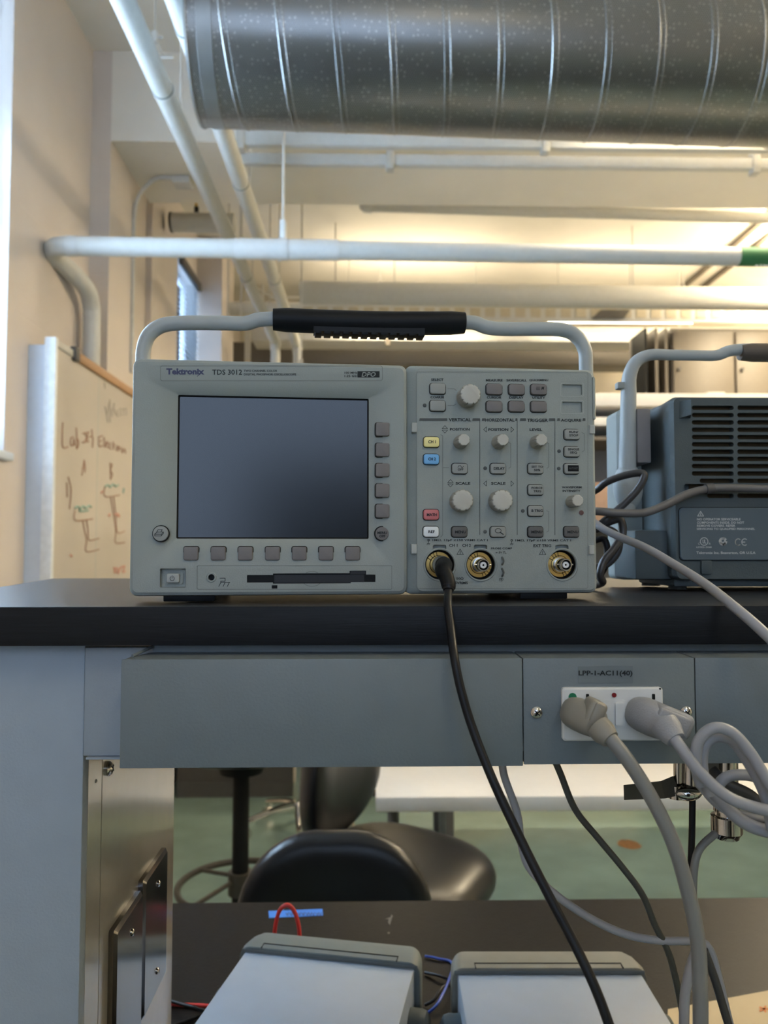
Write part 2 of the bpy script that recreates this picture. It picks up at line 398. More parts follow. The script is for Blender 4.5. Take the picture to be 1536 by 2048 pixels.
# ================================================================ ceiling lamps
m_tube = mat('lamp_tube', (1,1,1), emit=(1.0,0.84,0.55), es=6)
spots = ['beside the round duct at the right edge', 'unseen in the far right of the room, added for its light', 'unseen ahead of the round duct, far right, added for its light', 'unseen to the right behind the viewer, added for its light', 'unseen behind the viewer in the middle, added for its light', 'hidden by the cable tray, left of centre, added to brighten the ceiling', 'hidden by the cable tray, right of centre, added to brighten the ceiling', 'hidden behind the big round duct, added to brighten the beam']
for (x, y, LAMP_Z, e, ax), sp in zip(LAMPS, spots):
    bx = lambda a, b, z0, z1, v: G().box(x-(b if ax else a), x+(b if ax else a), y-(a if ax else b), y+(a if ax else b), z0, z1, bev=v)
    sz = (1.15, .1) if ax else (.1, 1.15)
    r = thing('ceiling_light', 'white pendant strip light hanging ' + sp, 'lamp', (x, y, LAMP_Z))
    link('housing', bx(.06, .6, LAMP_Z+.03, LAMP_Z+.065, .006), m_white, r)
    link('diffuser', bx(.045, .58, LAMP_Z, LAMP_Z+.029, .005), m_tube, r)
    for s in (-.5, .5): link('hanger', G().cyl((x+(s if ax else 0), y+(0 if ax else s), LAMP_Z+.08), (x+(s if ax else 0), y+(0 if ax else s), ZT), .004, n=8), m_rod, r)
    area('lamp_down', (x, y, LAMP_Z-.012), (0, 0, 0), *sz, e*.55, WARM)
    area('lamp_up', (x, y+(.08 if ax==2 else 0), LAMP_Z+.075), (math.radians(125) if ax==2 else PI, 0, 0), *sz, e*(1 if ax==2 else .45), WARM)

# ================================================================ BIG SPIRAL DUCT
m_duct = mat('perforated_galvanised', (0.30,0.30,0.295), rough=0.33, metal=0.9, var=0.05, scale=8)
nt = m_duct.node_tree; N = nt.nodes; L = nt.links
uv = N.new('ShaderNodeUVMap'); uv.uv_map = 'UV'
def mth(op, a, b=None):
    n = N.new('ShaderNodeMath'); n.operation = op
    for i, v in enumerate((a, b)):
        if v is None: continue
        if isinstance(v, (int, float)): n.inputs[i].default_value = v
        else: L.new(v, n.inputs[i])
    return n.outputs[0]
sp = N.new('ShaderNodeSeparateXYZ'); L.new(uv.outputs[0], sp.inputs[0])
PT = 0.0066
def dots(ox, oy):
    a = mth('SUBTRACT', mth('FRACT', mth('ADD', mth('DIVIDE', sp.outputs[0], PT), ox)), 0.5)
    b = mth('SUBTRACT', mth('FRACT', mth('ADD', mth('DIVIDE', sp.outputs[1], PT*1.73), oy)), 0.5)
    b = mth('MULTIPLY', b, 1.73)
    return mth('LESS_THAN', mth('ADD', mth('MULTIPLY', a, a), mth('MULTIPLY', b, b)), 0.075)
dd = mth('MAXIMUM', dots(0, 0), dots(.5, .5))
# sparse pale flecks scattered over the perforated sheet
vo = N.new('ShaderNodeTexVoronoi'); vo.inputs['Scale'].default_value = 68; vo.inputs['Randomness'].default_value = 0.55
L.new(uv.outputs[0], vo.inputs['Vector'])
fl = mth('LESS_THAN', vo.outputs['Distance'], 0.23)
b = N['Principled BSDF']; rp = [n for n in N if n.bl_idname == 'ShaderNodeValToRGB'][0]
mx = N.new('ShaderNodeMix'); mx.data_type = 'RGBA'; L.new(dd, mx.inputs[0]); L.new(rp.outputs[0], mx.inputs[6]); mx.inputs[7].default_value = (0.055,0.055,0.052,1)
mx2 = N.new('ShaderNodeMix'); mx2.data_type = 'RGBA'; L.new(mth('MULTIPLY', fl, 0.36), mx2.inputs[0]); L.new(mx.outputs[2], mx2.inputs[6]); mx2.inputs[7].default_value = (0.62,0.60,0.55,1)
L.new(mx2.outputs[2], b.inputs['Base Color'])
L.new(mth('SUBTRACT', 0.9, mth('MULTIPLY', dd, 0.8)), b.inputs['Metallic'])
m_ductp = mat('galvanised_band', (0.30,0.31,0.31), rough=0.42, metal=0.9, var=0.1, scale=12)
DR = 0.232
DC = Vector((-0.508, 2.24, ZC + 1.516)); DYAW = math.radians(2.6)
DLEN = 4.2
dM = Matrix.Translation(DC) @ Matrix.Rotation(DYAW, 4, 'Z')
r = thing('spiral_duct', 'large round perforated galvanised spiral duct hanging below the ceiling', 'duct', DC, DYAW)
def ring(x, rr, n=96): return [dM @ Vector((x, rr*math.cos(2*PI*j/n), rr*math.sin(2*PI*j/n))) for j in range(n)]
me = bpy.data.meshes.new('duct_tube'); vs = []; fs = []; uvs = []
nn = 128; nx = 30
for i in range(nx+1):
    for j in range(nn+1):
        a = 2*PI*j/nn; x = DLEN*i/nx
        vs.append((x, DR*math.cos(a), DR*math.sin(a))); uvs.append((x, a*DR))
for i in range(nx):
    for j in range(nn): k = i*(nn+1)+j; fs.append((k, k+nn+1, k+nn+2, k+1))
me.from_pydata(vs, [], fs); ul = me.uv_layers.new(name='UV')
for lp in me.loops: ul.data[lp.index].uv = uvs[lp.vertex_index]
me.polygons.foreach_set('use_smooth', [True]*len(me.polygons)); me.materials.append(m_duct)
o = bpy.data.objects.new('duct_tube', me); COL.objects.link(o); o.parent = r
g = G().loft([ring(-.003, DR-.012), ring(-.003, DR+.002), ring(.004, DR+.003), ring(.006, DR+.001)], True, False); link('end_rim', g, m_ductp, r)
g = G().loft([ring(.030, DR+.0005), ring(.031, DR+.0022), ring(.072, DR+.0022), ring(.073, DR+.0005)], False, False); link('end_band', g, m_ductp, r)
g = G()
PITCHD = 0.153; turns = 28
for off, rad, ww in ((0.0, .0030, 1), (.016, .0018, 1)):
    pts = []
    n = turns*40
    for k in range(n):
        a = 2*PI*k/40; x = 0.085 + off + PITCHD*k/40 - 0.02
        if x < 0.08 or x > DLEN: continue
        pts.append(dM @ Vector((x, DR*math.cos(a+2.2), DR*math.sin(a+2.2))))
    g.tube(pts, rad, n=6, sub=1, smooth=False, flat=None)
link('spiral_seam', g, m_ductp, r)
for x in (0.6, 2.2, 3.8):
    q = dM @ Vector((x, 0, DR)); link('hanger_rod', G().cyl(q - Vector((0,0,.01)), (q.x, q.y, ZT), .004, n=8), m_rod, r)

# ================================================================ PIPES
def pipe(label, pts, r, m, rings=(), rods=(), group=None, n=20, sub=8, name='ceiling_pipe', smooth=True):
    root = thing(name, label, 'pipe', pts[0], 0, group)
    link('pipe_run', G().tube(pts, r, n=n, sub=sub, smooth=smooth), m, root)
    for c, ax, ln, rr in rings:
        c = Vector(c); ax = Vector(ax).normalized()
        link('coupling', G().cyl(c-ax*ln/2, c+ax*ln/2, rr, n=n), m, root)
    for (x, y, z0) in rods:
        link('hanger_rod', G().cyl((x, y, z0), (x, y, ZT if not (3.52 < y < 4.16) else ZC+1.9), .0045, n=8), m_rod, root)
    return root
# horizontal drain pipe that elbows back along the wall and drops behind the whiteboard
Yp = 3.02
A = P(102, 492, Y=Yp); B = P(1640, 520, Y=Yp+.03); rp_ = .0375
zc_ = A.z
v0 = P(182, 560, Y=3.38)
E0 = Vector((3.4, Yp+.05, P(2450,528,Y=Yp+.05).z)); E1 = Vector((A.x+.12, Yp, zc_))
pts = [E0, E0.lerp(E1, .5), E0.lerp(E1, .85), E0.lerp(E1, .96), E1, (A.x+.03, Yp+.003, zc_), (A.x-.012, Yp+.045, zc_-.004), (A.x-.016, Yp+.10, zc_-.012), (v0.x+.0, 3.30, zc_-.06), (v0.x+.0, 3.385, zc_-.12), (v0.x, 3.40, zc_-.22), (v0.x, 3.40, zc_-.6), (v0.x, 3.40, 0.02)]
r = pipe('white drain pipe crossing the view and elbowing down the left wall, green band at right', pts, rp_, m_pipe2, n=24)
s0 = P(150, 495, Y=Yp); s1 = P(678, 503, Y=Yp)
def on(px): 
    t = P(px, 500, Y=Yp).x; k = (t-E1.x)/(E0.x-E1.x); return E1.lerp(E0, k)
link('pipe_sleeve', G().cyl(on(470), on(678), rp_+.003, n=28), m_pipe, r)
link('coupling', G().cyl(on(135), on(155), rp_+.002, n=28), m_pipe, r)
link('clevis_hanger', G().cyl(on(556), on(576), rp_+.006, n=28).box(on(566).x-.012, on(566).x+.012, Yp-.012, Yp+.018, on(566).z+.03, on(566).z+.115, bev=.005), m_pipe, r)
link('hanger_rod', G().cyl((on(566).x, Yp, on(566).z+.1), (on(566).x, Yp, ZT), .005, n=8), m_rod, r)
lb = link('green_label', G().cyl(on(1482), on(1600), rp_+.0012, n=28), m_green, r)
g = G()
def fl_(a, b): return P(a, b, Y=Yp-.0345)
text(g, 'ATMOS', fl_, 1508, 529, 1556, 534, bold=.02)
link('lettering', g, m_prwh, lb)
# two pipes that run straight back
def backpipe(x, z, r_, y0, y1, label, seams, turn):
    pts = [(x, y0, z), (x, y1, z), (x-.0, y1+.05, z-.05), (x, y1+.07, z-.14)] + turn
    root = thing('ceiling_pipe', label, 'pipe', (x, y0, z))
    link('pipe_run', G().tube([(x, y0, z), (x, y0+.5*(y1-y0), z), (x, y1, z), (x, y1+.10, z-.03), (x-.0, y1+.14, z-.14), (x-.03, y1+.15, z-.24), (x-.16, y1+.15, z-.27), (x-.9, y1+.15, z-.27)], r_, n=20), m_pipe2, root)
    for s in seams:
        link('sleeve_joint', G().cyl((x, s, z), (x, s+.012, z), r_+.003, n=24), m_dark if False else m_pipe, root)
        link('joint_gap', G().cyl((x, s-.006, z), (x, s, z), r_+.0015, n=24), m_line, root)
    for s in seams[:3]:
        link('hanger_rod', G().cyl((x, s+.25, z), (x, s+.25, ZT if s+.25 < 3.5 or s+.25 > 4.17 else ZC+1.9), .004, n=8), m_rod, root)
    return root
backpipe(-.715, ZC+1.6, .036, 1.0, 5.75, 'pale round pipe running straight back, nearest the left wall', [2.62, 3.98, 4.45, 5.3], [])
backpipe(-.556, ZC+1.6, .036, 1.0, 5.85, 'pale round pipe running straight back, emerging below the duct end', [2.3, 3.3, 4.5, 5.4], [])
# threaded clamp by the near pipe
r = thing('beam_clamp', 'small threaded rod and clamp hanging above the near left pipe', 'hanger', P(310, 75, Y=2.9))
q = P(310, 75, Y=2.9)
link('rod', G().cyl((q.x, 2.9, q.z), (q.x, 2.9, ZT), .004, n=8), m_rod, r)
link('clamp', G().cyl(q - Vector((.03,0,0)), q + Vector((.03,0,0)), .006, n=10).box(q.x-.012, q.x+.012, 2.885, 2.915, q.z-.02, q.z+.02, bev=.004), m_rod, r)
q2 = P(328, 115, Y=2.9)
link('cross_bar', G().cyl(q2 - Vector((.035,0,0)), q2 + Vector((.035,0,0)), .005, n=8).cyl(q, q2, .002, n=6), m_rod, r)
# strut rails just behind the duct
def rail(label, y, zt, px0, h, brks, grp=None):
    a = P(px0, 0, Y=y); x0 = a.x
    root = thing('strut_rail', label, 'rail', (x0, y, zt), 0, grp)
    link('channel', G().box(x0, 4.4, y-.02, y+.02, zt-h, zt, bev=.004), m_pipe, root)
    for px in brks:
        c = P(px, 300, Y=y).x
        link('bracket', G().box(c-.018, c+.018, y-.026, y+.026, zt-h-.02, zt+.05, bev=.004), m_rod, root)
        link('hanger_rod', G().cyl((c, y, zt+.04), (c, y, ZT), .004, n=8), m_rod, root)
    return root
rail('flat white strut rail right under the big duct', 3.25, P(800, 268, Y=3.25).z, 478, .062, [482, 1090])
rail('lower white strut rail between the duct and the concrete beam', 3.42, P(800, 312, Y=3.42).z, 478, .050, [780, 1508])
# capped pipe near the far ceiling
a = P(728, 412, Y=4.75); z = a.z
root = thing('ceiling_pipe', 'capped pale pipe close to the far ceiling behind the beam', 'pipe', a)
link('pipe_run', G().cyl((a.x+.03, 4.75, z), (4.6, 4.8, P(1536,440,Y=4.8).z-.03), .036, n=20), m_pipe2, root)
link('end_cap', G().lathe((a.x+.05, 4.75, z), (-1,0,0), [(0,.045),(.01,.046),(.05,.040),(.075,.02),(.08,.005)], n=20), m_pipe, root)
# wide white main pipe
a = P(600, 585, Y=5.4)
root = thing('ceiling_pipe', 'widest white insulated pipe crossing above the carry handle', 'pipe', a)
link('pipe_run', G().cyl((a.x, 5.4, a.z), (4.8, 5.45, P(1536,600,Y=5.45).z-.01), .082, n=32), m_pipe2, root)
link('hanger_rod', G().cyl((a.x+.25, 5.4, a.z+.08), (a.x+.25, 5.4, ZT), .005, n=8), m_rod, root)
link('hanger_rod', G().cyl((1.9, 5.4, a.z+.07), (1.9, 5.4, ZT), .005, n=8), m_rod, root)
# perforated cable tray
zt0 = P(900, 612, Y=5.75).z; zt1 = P(900, 643, Y=5.75).z
root = thing('cable_tray', 'long pale slotted cable tray under the widest white pipe', 'tray', (-.5, 5.75, zt1))
x0 = P(600, 620, Y=5.75).x
link('side_rail', G().box(x0, 4.6, 5.73, 5.75, zt1, zt0), m_pipe, root)
g = G()
k = 0; x = x0+.02
while x < 4.5:
    g.box(x, x+.075, 5.724, 5.7295, zt1+.030, zt0-.022); x += .115; k += 1
link('slot_pattern', g, mat('tray_slot', (0.50,0.45,0.35), rough=.6), root)
a = P(1186, 628, Y=5.72).x; b_ = P(1255, 628, Y=5.72).x
g = G(); z0, z1 = P(1200, 637, Y=5.72).z, P(1200, 620, Y=5.72).z
g.hull8([(a-.01, 5.71, z0), (a+.06, 5.71, z1), (a-.01, 5.724, z0), (a+.06, 5.724, z1), (b_-.03, 5.71, z0), (b_+.02, 5.71, z1), (b_-.03, 5.724, z0), (b_+.02, 5.724, z1)])
link('cover_plate', g, m_dark, root)
for x in (.2, 2.0, 3.6): link('hanger_rod', G().cyl((x, 5.745, zt0-.01), (x, 5.745, ZT), .004, n=8), m_rod, root)
# lower pale duct and dark band far behind
root = thing('rectangular_duct', 'pale rectangular duct crossing the room behind the handle', 'duct', (0, 6.2, P(700,660,Y=6.2).z))
z0, z1 = P(900, 682, Y=6.2).z, P(900, 652, Y=6.2).z
link('duct_body', G().box(-.95, 4.9, 6.2, 6.5, z0, z1, bev=.01), m_pipe, root)
link('flange', G().box(.14, .18, 6.19, 6.21, z0-.04, z1+.005, bev=.004), m_cab, root)
for x in (.1, 2.6): link('hanger_rod', G().cyl((x, 6.3, z1-.01), (x, 6.3, ZT), .006, n=8), m_rod, root)
root = thing('rectangular_duct', 'dark grey rectangular duct low behind the pale one', 'duct', (0, 6.9, P(700,705,Y=6.9).z))
z0, z1 = P(900, 728, Y=6.9).z, P(900, 686, Y=6.9).z
link('duct_body', G().box(-1.25, P(1285,700,Y=6.9).x, 6.9, 7.2, z0, z1, bev=.01), mat('duct_dark', (0.17,0.16,0.15), rough=.5, metal=.3), root)
for px in (1000, 1012, 1084, 1392): 
    x = P(px, 700, Y=6.85).x; link('hanger_rod', G().cyl((x, 6.96, z1-.02), (x, 6.96, ZT), .012, n=8), m_pipe, root)
# conduit and box on the left wall / beam
a = P(345, 356, Y=3.86); c = P(266, 480, Y=3.86)
root = thing('conduit', 'thin grey conduit bending from the ceiling box down the left wall', 'conduit', (c.x, 3.86, 2.4))
link('tube', G().tube([a, P(312, 358, Y=3.86), P(287, 378, Y=3.86), P(273, 405, Y=3.86), P(268, 440, Y=3.86), P(266, 520, Y=3.86), (P(266, 520, Y=3.86).x, 3.86, 2.42)], .011, n=10), m_rod, root)
a = P(363, 356, Y=3.86)
link('junction_box', G().box(a.x-.045, a.x+.045, 3.84, 3.93, a.z-.03, ZC+1.899, bev=.006), m_pipe, root)
# straight line conduits on the far ceiling at right
for px, py, lab in ((1365, 575, 'left one of two slim conduits fixed to the far ceiling'), (1405, 575, 'right one of two slim conduits fixed to the far ceiling')):
    a = P(px, py, Z=ZT-.012)
    o = link('ceiling_conduit', G().box(a.x-.022, a.x+.022, 4.2, a.y+.7, ZT-.024, ZT), m_cab); tag(o, lab, 'conduit')
# open-ended horizontal stub with cable, and a second farther one
a = P(342, 445, Y=4.6); b_ = P(470, 446, Y=4.6)
root = thing('pipe_stub', 'short open-ended beige pipe with a yellow cable on it', 'pipe', a)
link('pipe_run', G().cyl(a, (b_.x, 4.6, a.z), .058, n=24), m_pipe2, root)
link('open_end', G().cyl(a - Vector((.003,0,0)), a + Vector((.012,0,0)), .061, n=24), m_dark, root)
q = P(393, 424, Y=4.6)
link('cable_gland', G().cyl(q, q + Vector((0,0,.03)), .014, n=10), m_cordb, root)
link('yellow_cable', G().tube([q + Vector((0,0,.03)), q + Vector((-.006,0,.06)), q + Vector((-.02,0,.085))], .008, n=8), mat('cable_yellow', (.7,.45,.03)), root)
a = P(455, 617, Y=6.0)
root = thing('pipe_stub', 'white stub pipe seen beyond the far window beside the handle', 'pipe', a)
link('pipe_run', G().cyl(a, (a.x+.62, 6.0, a.z), .052, n=24), m_pipe2, root)
# light steel frame in the far left corner
root = thing('steel_frame', 'pale open frame of thin bars in the far left corner', 'frame', (-1.0, 6.7, 0))
for i, (p0, p1) in enumerate((((440, 600), (440, 715)), ((478, 560), (545, 595)), ((545, 595), (600, 595)), ((525, 560), (525, 640)), ((601, 540), (601, 640)))):
    link('bar', G().cyl(P(*p0, Y=6.7), P(*p1, Y=6.7), .012, n=8), m_pipe, root)
link('post', G().box(-1.08, -1.03, 6.68, 6.72, 0, ZT), m_pipe, root)
for i, px in enumerate((458, 484, 541, 604)):
    a = P(px, 400, Y=4.9); zb = ZC+1.2 if px == 604 else ZC + 1.45
    o = link('hanger_rod', G().cyl((a.x, 4.9, zb), (a.x, 4.9, ZT), .005, n=8).box(a.x-.012, a.x+.012, 4.89, 4.91, zb-.02, zb+.02), m_rod)
    tag(o, ['thin hanging rod left of the second back-running pipe', 'thin hanging rod crossing the two back-running pipes', 'thin hanging rod just left of the pipe clevis', 'thin hanging rod right of the pipe clevis'][i], 'rod', 'hanging rods beyond the beam')

# ================================================================ WHITEBOARD on the left wall
XB = -1.190
y0 = P(108, 700, X=XB).y; ztop = P(108, 673, X=XB).z
root = thing('whiteboard', 'wall whiteboard with faded brown handwriting and a wooden top rail', 'whiteboard', (XB, y0, .9))
link('board', G().box(XB-.03, XB, y0+.02, 5.0, .95, ztop-.03), m_board, root)
link('end_post', G().box(XB-.035, XB+.008, y0-.004, y0+.022, .85, ztop, bev=.004), mat('end_post_white', (.8,.84,.88), rough=.35), root)
link('return_panel', G().box(XW, XB-.035, y0+.004, y0+.02, .85, ztop-.03), m_boardf, root)
yk = P(150, 700, X=XB).y
link('top_rail', G().box(XB-.03, XB+.006, y0+.02, yk, ztop-.034, ztop-.004, bev=.003), m_rod, root)
link('wooden_rail', G().box(XB-.03, XB+.012, yk, 5.0, ztop-.040, ztop, bev=.004), m_oak, root)
link('rail_clip', G().box(XB-.01, XB+.018, yk-.03, yk+.012, ztop-.045, ztop+.012, bev=.004), m_dark, root)
def WB(cx, cy): return P(cx/3.413, 640 + cy/3.413, X=XB+.0012)
def strokes(lst, r, m, name='handwriting'):
    g = G()
    for s in lst:
        g.tube([WB(*p) for p in s], r, n=6, sub=4)
    o = link(name, g, m, root); return o
br = [[(428,700),(424,780),(428,868),(465,866)], [(500,800),(484,808),(482,850),(498,856),(505,812),(508,858)], [(520,735),(524,800),(522,878),(536,850),(532,815),(522,822)],
 [(565,775),(608,765)], [(560,835),(605,828)], [(575,770),(590,800),(572,838)], [(600,765),(592,835)], [(625,745),(628,790),(610,800),(632,798),(630,870)],
 [(672,795),(674,860),(700,858)], [(672,800),(700,790)], [(672,828),(694,824)], [(710,800),(712,870)], [(722,850),(738,846),(728,830),(722,860),(740,868)], [(752,840),(745,870),(760,880)], [(772,830),(775,885)], [(765,858),(788,852)], [(796,860),(795,895)], [(806,860),(820,875),(808,890),(806,860)], [(832,870),(834,905),(850,880),(856,910)],
 [(574,955),(566,1010),(558,1060)], [(574,955),(580,1010),(578,1040)], [(562,1015),(580,1005)],
 [(752,978),(754,1085)], [(752,978),(766,990),(755,1025),(768,1055),(754,1088)],
 [(455,1110),(458,1210)], [(465,1072),(482,1140),(482,1210),(474,1290)],
 [(512,1300),(514,1368),(632,1358)], [(565,1370),(575,1430),(590,1500),(588,1580),(676,1566)], [(590,1368),(600,1430),(605,1500),(640,1500),(676,1490)],
 [(714,1140),(718,1205),(816,1195)], [(755,1208),(775,1330),(790,1440),(788,1520),(852,1518)], [(775,1208),(790,1340),(800,1450),(850,1442)]]
strokes(br, .0028, m_mkbr)
strokes([[(716,590),(728,650),(735,700)], [(728,650),(745,560)], [(750,540),(748,640),(752,700)], [(762,600),(765,660)], [(780,570),(775,600),(790,650)], [(800,610),(802,660)], [(800,620),(820,600),(822,655)], [(822,620),(842,605),(842,650)], [(842,620),(860,600),(862,650)], [(712,430),(716,470)]], .0030, m_mkbk)
strokes([[(512,1285),(530,1272),(548,1288),(566,1270),(585,1285),(604,1268),(622,1276)], [(716,1140),(735,1125),(752,1140),(770,1122),(790,1135),(808,1125)], [(540,1300),(560,1305),(600,1300)], [(840,1180),(845,1150)]], .0045, m_mktl)
strokes([[(740,1335),(750,1325),(745,1340)], [(775,1330),(800,1322),(815,1340),(790,1335)], [(480,1605),(490,1612)], [(775,1690),(790,1725)], [(790,1690),(778,1725)], [(800,1690),(805,1730),(820,1690)], [(825,1690),(850,1680),(835,1720),(855,1715)], [(690,1180),(700,1170)]], .0045, m_mkrd)

# ================================================================ FAR FURNITURE
# tall lockers at the right
za = P(1400, 722, Y=5.6).z
root = thing('wall_cabinet', 'tall beige locker bank standing far off at the right', 'cabinet', (1.95, 5.6, 0))
xa = P(1345, 750, Y=5.6).x
link('body', G().box(xa, xa+1.9, 5.62, 6.1, 0, za+.25), m_cab, root)
for i in range(4):
    x = xa + .01 + i*.47
    d = link('door', G().box(x, x+.45, 5.6, 5.618, .12, za+.22, bev=.003), m_cab, root)
    link('handle', G().cyl((x+.04, 5.585, za-.06), (x+.04, 5.6, za-.06), .014, n=12), m_dark, d)
xb = P(1292, 750, Y=5.6).x
root = thing('open_shelf_unit', 'dark open shelving beside the beige lockers', 'shelf', (xb, 5.6, 0))
link('back_panel', G().box(xb, xa-.02, 5.9, 5.95, 0, za+.25), m_dark, root)
for x in (xb, (xa+xb)/2-.02, xa-.045): link('upright', G().box(x, x+.02, 5.62, 5.9, 0, za+.25), m_black if x == xb else m_cab, root)
for z in (.4, .9, 1.4, 1.9, 2.3): link('shelf', G().box(xb, xa-.02, 5.62, 5.9, z, z+.02), m_cab, root)
# bright shelf run in the far middle
zz = lambda y, Y: P(1215, y, Y=Y).z
root = thing('far_bench_shelf', 'white instrument shelf of the next bench row, seen between the two scopes', 'shelf', (1.0, 3.9, 0))
x0, x1 = .39, 3.6
root0 = root
link('shelf_board', G().box(x0, x1, 3.9, 4.3, zz(812, 3.9), zz(786, 3.9), bev=.004), m_white, root)
link('lower_board', G().box(x0, x1, 3.9, 4.3, zz(851, 3.9), zz(834, 3.9), bev=.004), m_white, root)
link('base_board', G().box(x0, x1, 3.88, 4.3, zz(880, 3.88), zz(873, 3.88)), m_cab, root)
link('back_board', G().box(x0, x1, 4.3, 4.33, .1, zz(812, 4.3)), mat('back_board_grey', (.16,.15,.14), rough=.6), root)
for x in (x0, 2.2, x1): link('upright', G().box(x-.03, x, 4.26, 4.3, 0, zz(812, 4.2)), m_dark, root)
o = link('small_carton', G().box(P(1415,780,Y=4.0).x, P(1450,780,Y=4.0).x, 4.0, 4.08, zz(786,3.9), zz(775,3.9), bev=.002), m_white); tag(o, 'tiny white carton on the far white shelf', 'box')
o = link('brown_box', G().box(P(1196,960,Y=3.9).x-.02, P(1196,960,Y=3.9).x+.2, 3.9, 4.2, zz(1055,3.9), zz(965,3.9), bev=.004), mat('brown_carton', (.35,.21,.13), rough=.6)); tag(o, 'brown carton glimpsed between the two scopes', 'box')
o2 = link('lower_bench_top', G().box(x0, x1, 3.85, 4.28, zz(1055,3.9)-.03, zz(1055,3.9), bev=.004).box(x0, x0+.04, 3.9, 4.25, 0, zz(1055,3.9)-.02).box(x1-.04, x1, 3.9, 4.25, 0, zz(1055,3.9)-.02), m_dark, root0)
# white table on the far side of the stools
ztt = 0.77
ya = P(900, 1594, Z=ztt).y
xl = P(752, 1600, Y=ya).x
root = thing('white_table', 'low white table with thick front edge beyond the stools', 'table', (xl, ya, 0))
link('table_top', G().box(xl, 3.4, ya, 2.86, ztt-.045, ztt, bev=.003), m_white, root)
for x in (xl+.06, xl+2.2, 3.3):
    for y in (ya+.12, 2.78): link('leg', G().cyl((x, y, .0), (x, y, ztt-.04), .016, n=12), m_dark, root)
# dark base cabinet far left
a = P(382, 1594, Z=0); 
root = thing('base_cabinet', 'dark low cabinet at the back left seen under the bench', 'cabinet', (a.x, a.y, 0))
link('body', G().box(-1.18, .2, a.y, a.y+.6, .0, .8, bev=.005), mat('cabinet_dark', (.10,.09,.085), rough=.5), root)
link('kick_panel', G().box(-1.18, .2, a.y-.01, a.y, .0, .09), m_dark, root)
# floor drain / rust stain
c = P(1258, 1689, Z=0)
g = G(); random.seed(3)
g.add([(c.x + (.052+.010*random.random())*math.cos(t*PI/14), c.y + (.06+.012*random.random())*math.sin(t*PI/14), .0008) for t in range(28)] , [tuple(range(28))])
o = link('floor_stain', g, mat('rust_stain', (.24,.12,.045), rough=.6, var=.4, scale=60)); tag(o, 'rusty brown oval stain on the green floor', 'stain')

# ================================================================ STOOLS
def pad(w, h, t, r, bulge=.45):
    # a soft cushion lying in x-z, thickness along y
    g = G(); K = 12; ls = []
    for k in range(-K+1, K):
        ph = (PI/2)*(1 - abs(k)/K)
        s_ = max(.02, math.cos(PI/2-ph)**.42 if False else math.sin(ph)**.5 if ph > 0 else .02)
        yy = math.copysign(t/2*math.cos(ph)**.9, k)
        ls.append(RL(-w/2*s_, -h/2*s_, w/2*s_, h/2*s_, r*s_, yy, 9))
    g.loft(ls)
    return g
def stool(label, x, y, face, seat_z, back=None, metal=m_black, ring=True, seat=(.44,.42,.085), tilt=0, ringmat=None, col_r=.03, blabel=None):
    # face: heading the sitter looks to
    root = thing('lab_stool', label, 'stool', (x, y, 0), 0, None)
    R = Matrix.Translation((x, y, 0)) @ Matrix.Rotation(face - PI/2, 4, 'Z')      # local +Y is forward
    M = R @ Matrix.Translation((0, 0, seat_z)) @ Matrix.Rotation(tilt, 4, 'X') @ Matrix.Rotation(PI/2, 4, 'X')
    link('seat', pad(seat[0], seat[1], seat[2], .17).xf(M), m_vinyl, root, smooth=80)
    link('column', G().cyl((x, y, .12), (x, y, seat_z-.05), col_r, n=20).cyl((x, y, seat_z-.09), (x, y, seat_z-.04), .08, .09, n=20), metal, root)
    if back:
        bw, bh, bz, boff, bt = back
        Mb = R @ Matrix.Translation((0, -boff, bz)) @ Matrix.Rotation(bt, 4, 'X')
        gp = pad(bw*1.02, bh*1.02, .095, .16)
        gp.v = [Vector((v.x, v.y + 1.1*v.x*v.x, v.z)) for v in gp.v]
        link('backrest', gp.xf(Mb), m_vinyl, root, smooth=80)
        link('back_bracket', G().tube([R @ Vector((0, -.05, seat_z-.06)), R @ Vector((0, -boff-.03, seat_z-.07)), R @ Vector((0, -boff-.055, bz-.05)), R @ Vector((0, -boff-.03, bz))], .013, n=10), metal, root)
    for i in range(5):
        a = face + i*2*PI/5 + .3; d = Vector((math.cos(a), math.sin(a), 0)); c = Vector((x, y, 0))
        link('base_leg', G().tube([c + Vector((0,0,.14)), c + d*.12 + Vector((0,0,.125)), c + d*.29 + Vector((0,0,.085))], [.022,.02,.014], n=10), metal, root)
        q = c + d*.29; t = Vector((-d.y, d.x, 0))
        w_ = link('caster', G().cyl(q + Vector((0,0,.028)) - t*.02, q + Vector((0,0,.028)) + t*.02, .028, n=16).cyl(q + Vector((0,0,.04)), q + Vector((0,0,.085)), .008, n=8), m_cordb if metal is m_black else m_chrome, root)
    if ring:
        rz = .30; c = Vector((x, y, rz)); n = 48
        g = G().loft([[c + Vector((math.cos(2*PI*k/n), math.sin(2*PI*k/n), 0))*(.225 + .012*math.cos(2*PI*j/10)) + Vector((0,0,.012*math.sin(2*PI*j/10))) for j in range(10)] for k in range(n)], closed=True)
        for i in range(4):
            a = i*PI/2 + .9; g.cyl(c + Vector((0,0,.03)), c + Vector((math.cos(a), math.sin(a), 0))*.222, .008, n=8)
        g.cyl(c - Vector((0,0,.03)), c + Vector((0,0,.05)), col_r+.014, n=20)
        link('foot_ring', g, ringmat or metal, root)
    return root
stool('black vinyl stool with broad rounded backrest, tucked in right behind the bench', P(664,1700,Y=1.5).x, 1.43+.12, -PI/2, .52, back=(.405, .36, .745, .16, math.radians(-7)), ring=True)
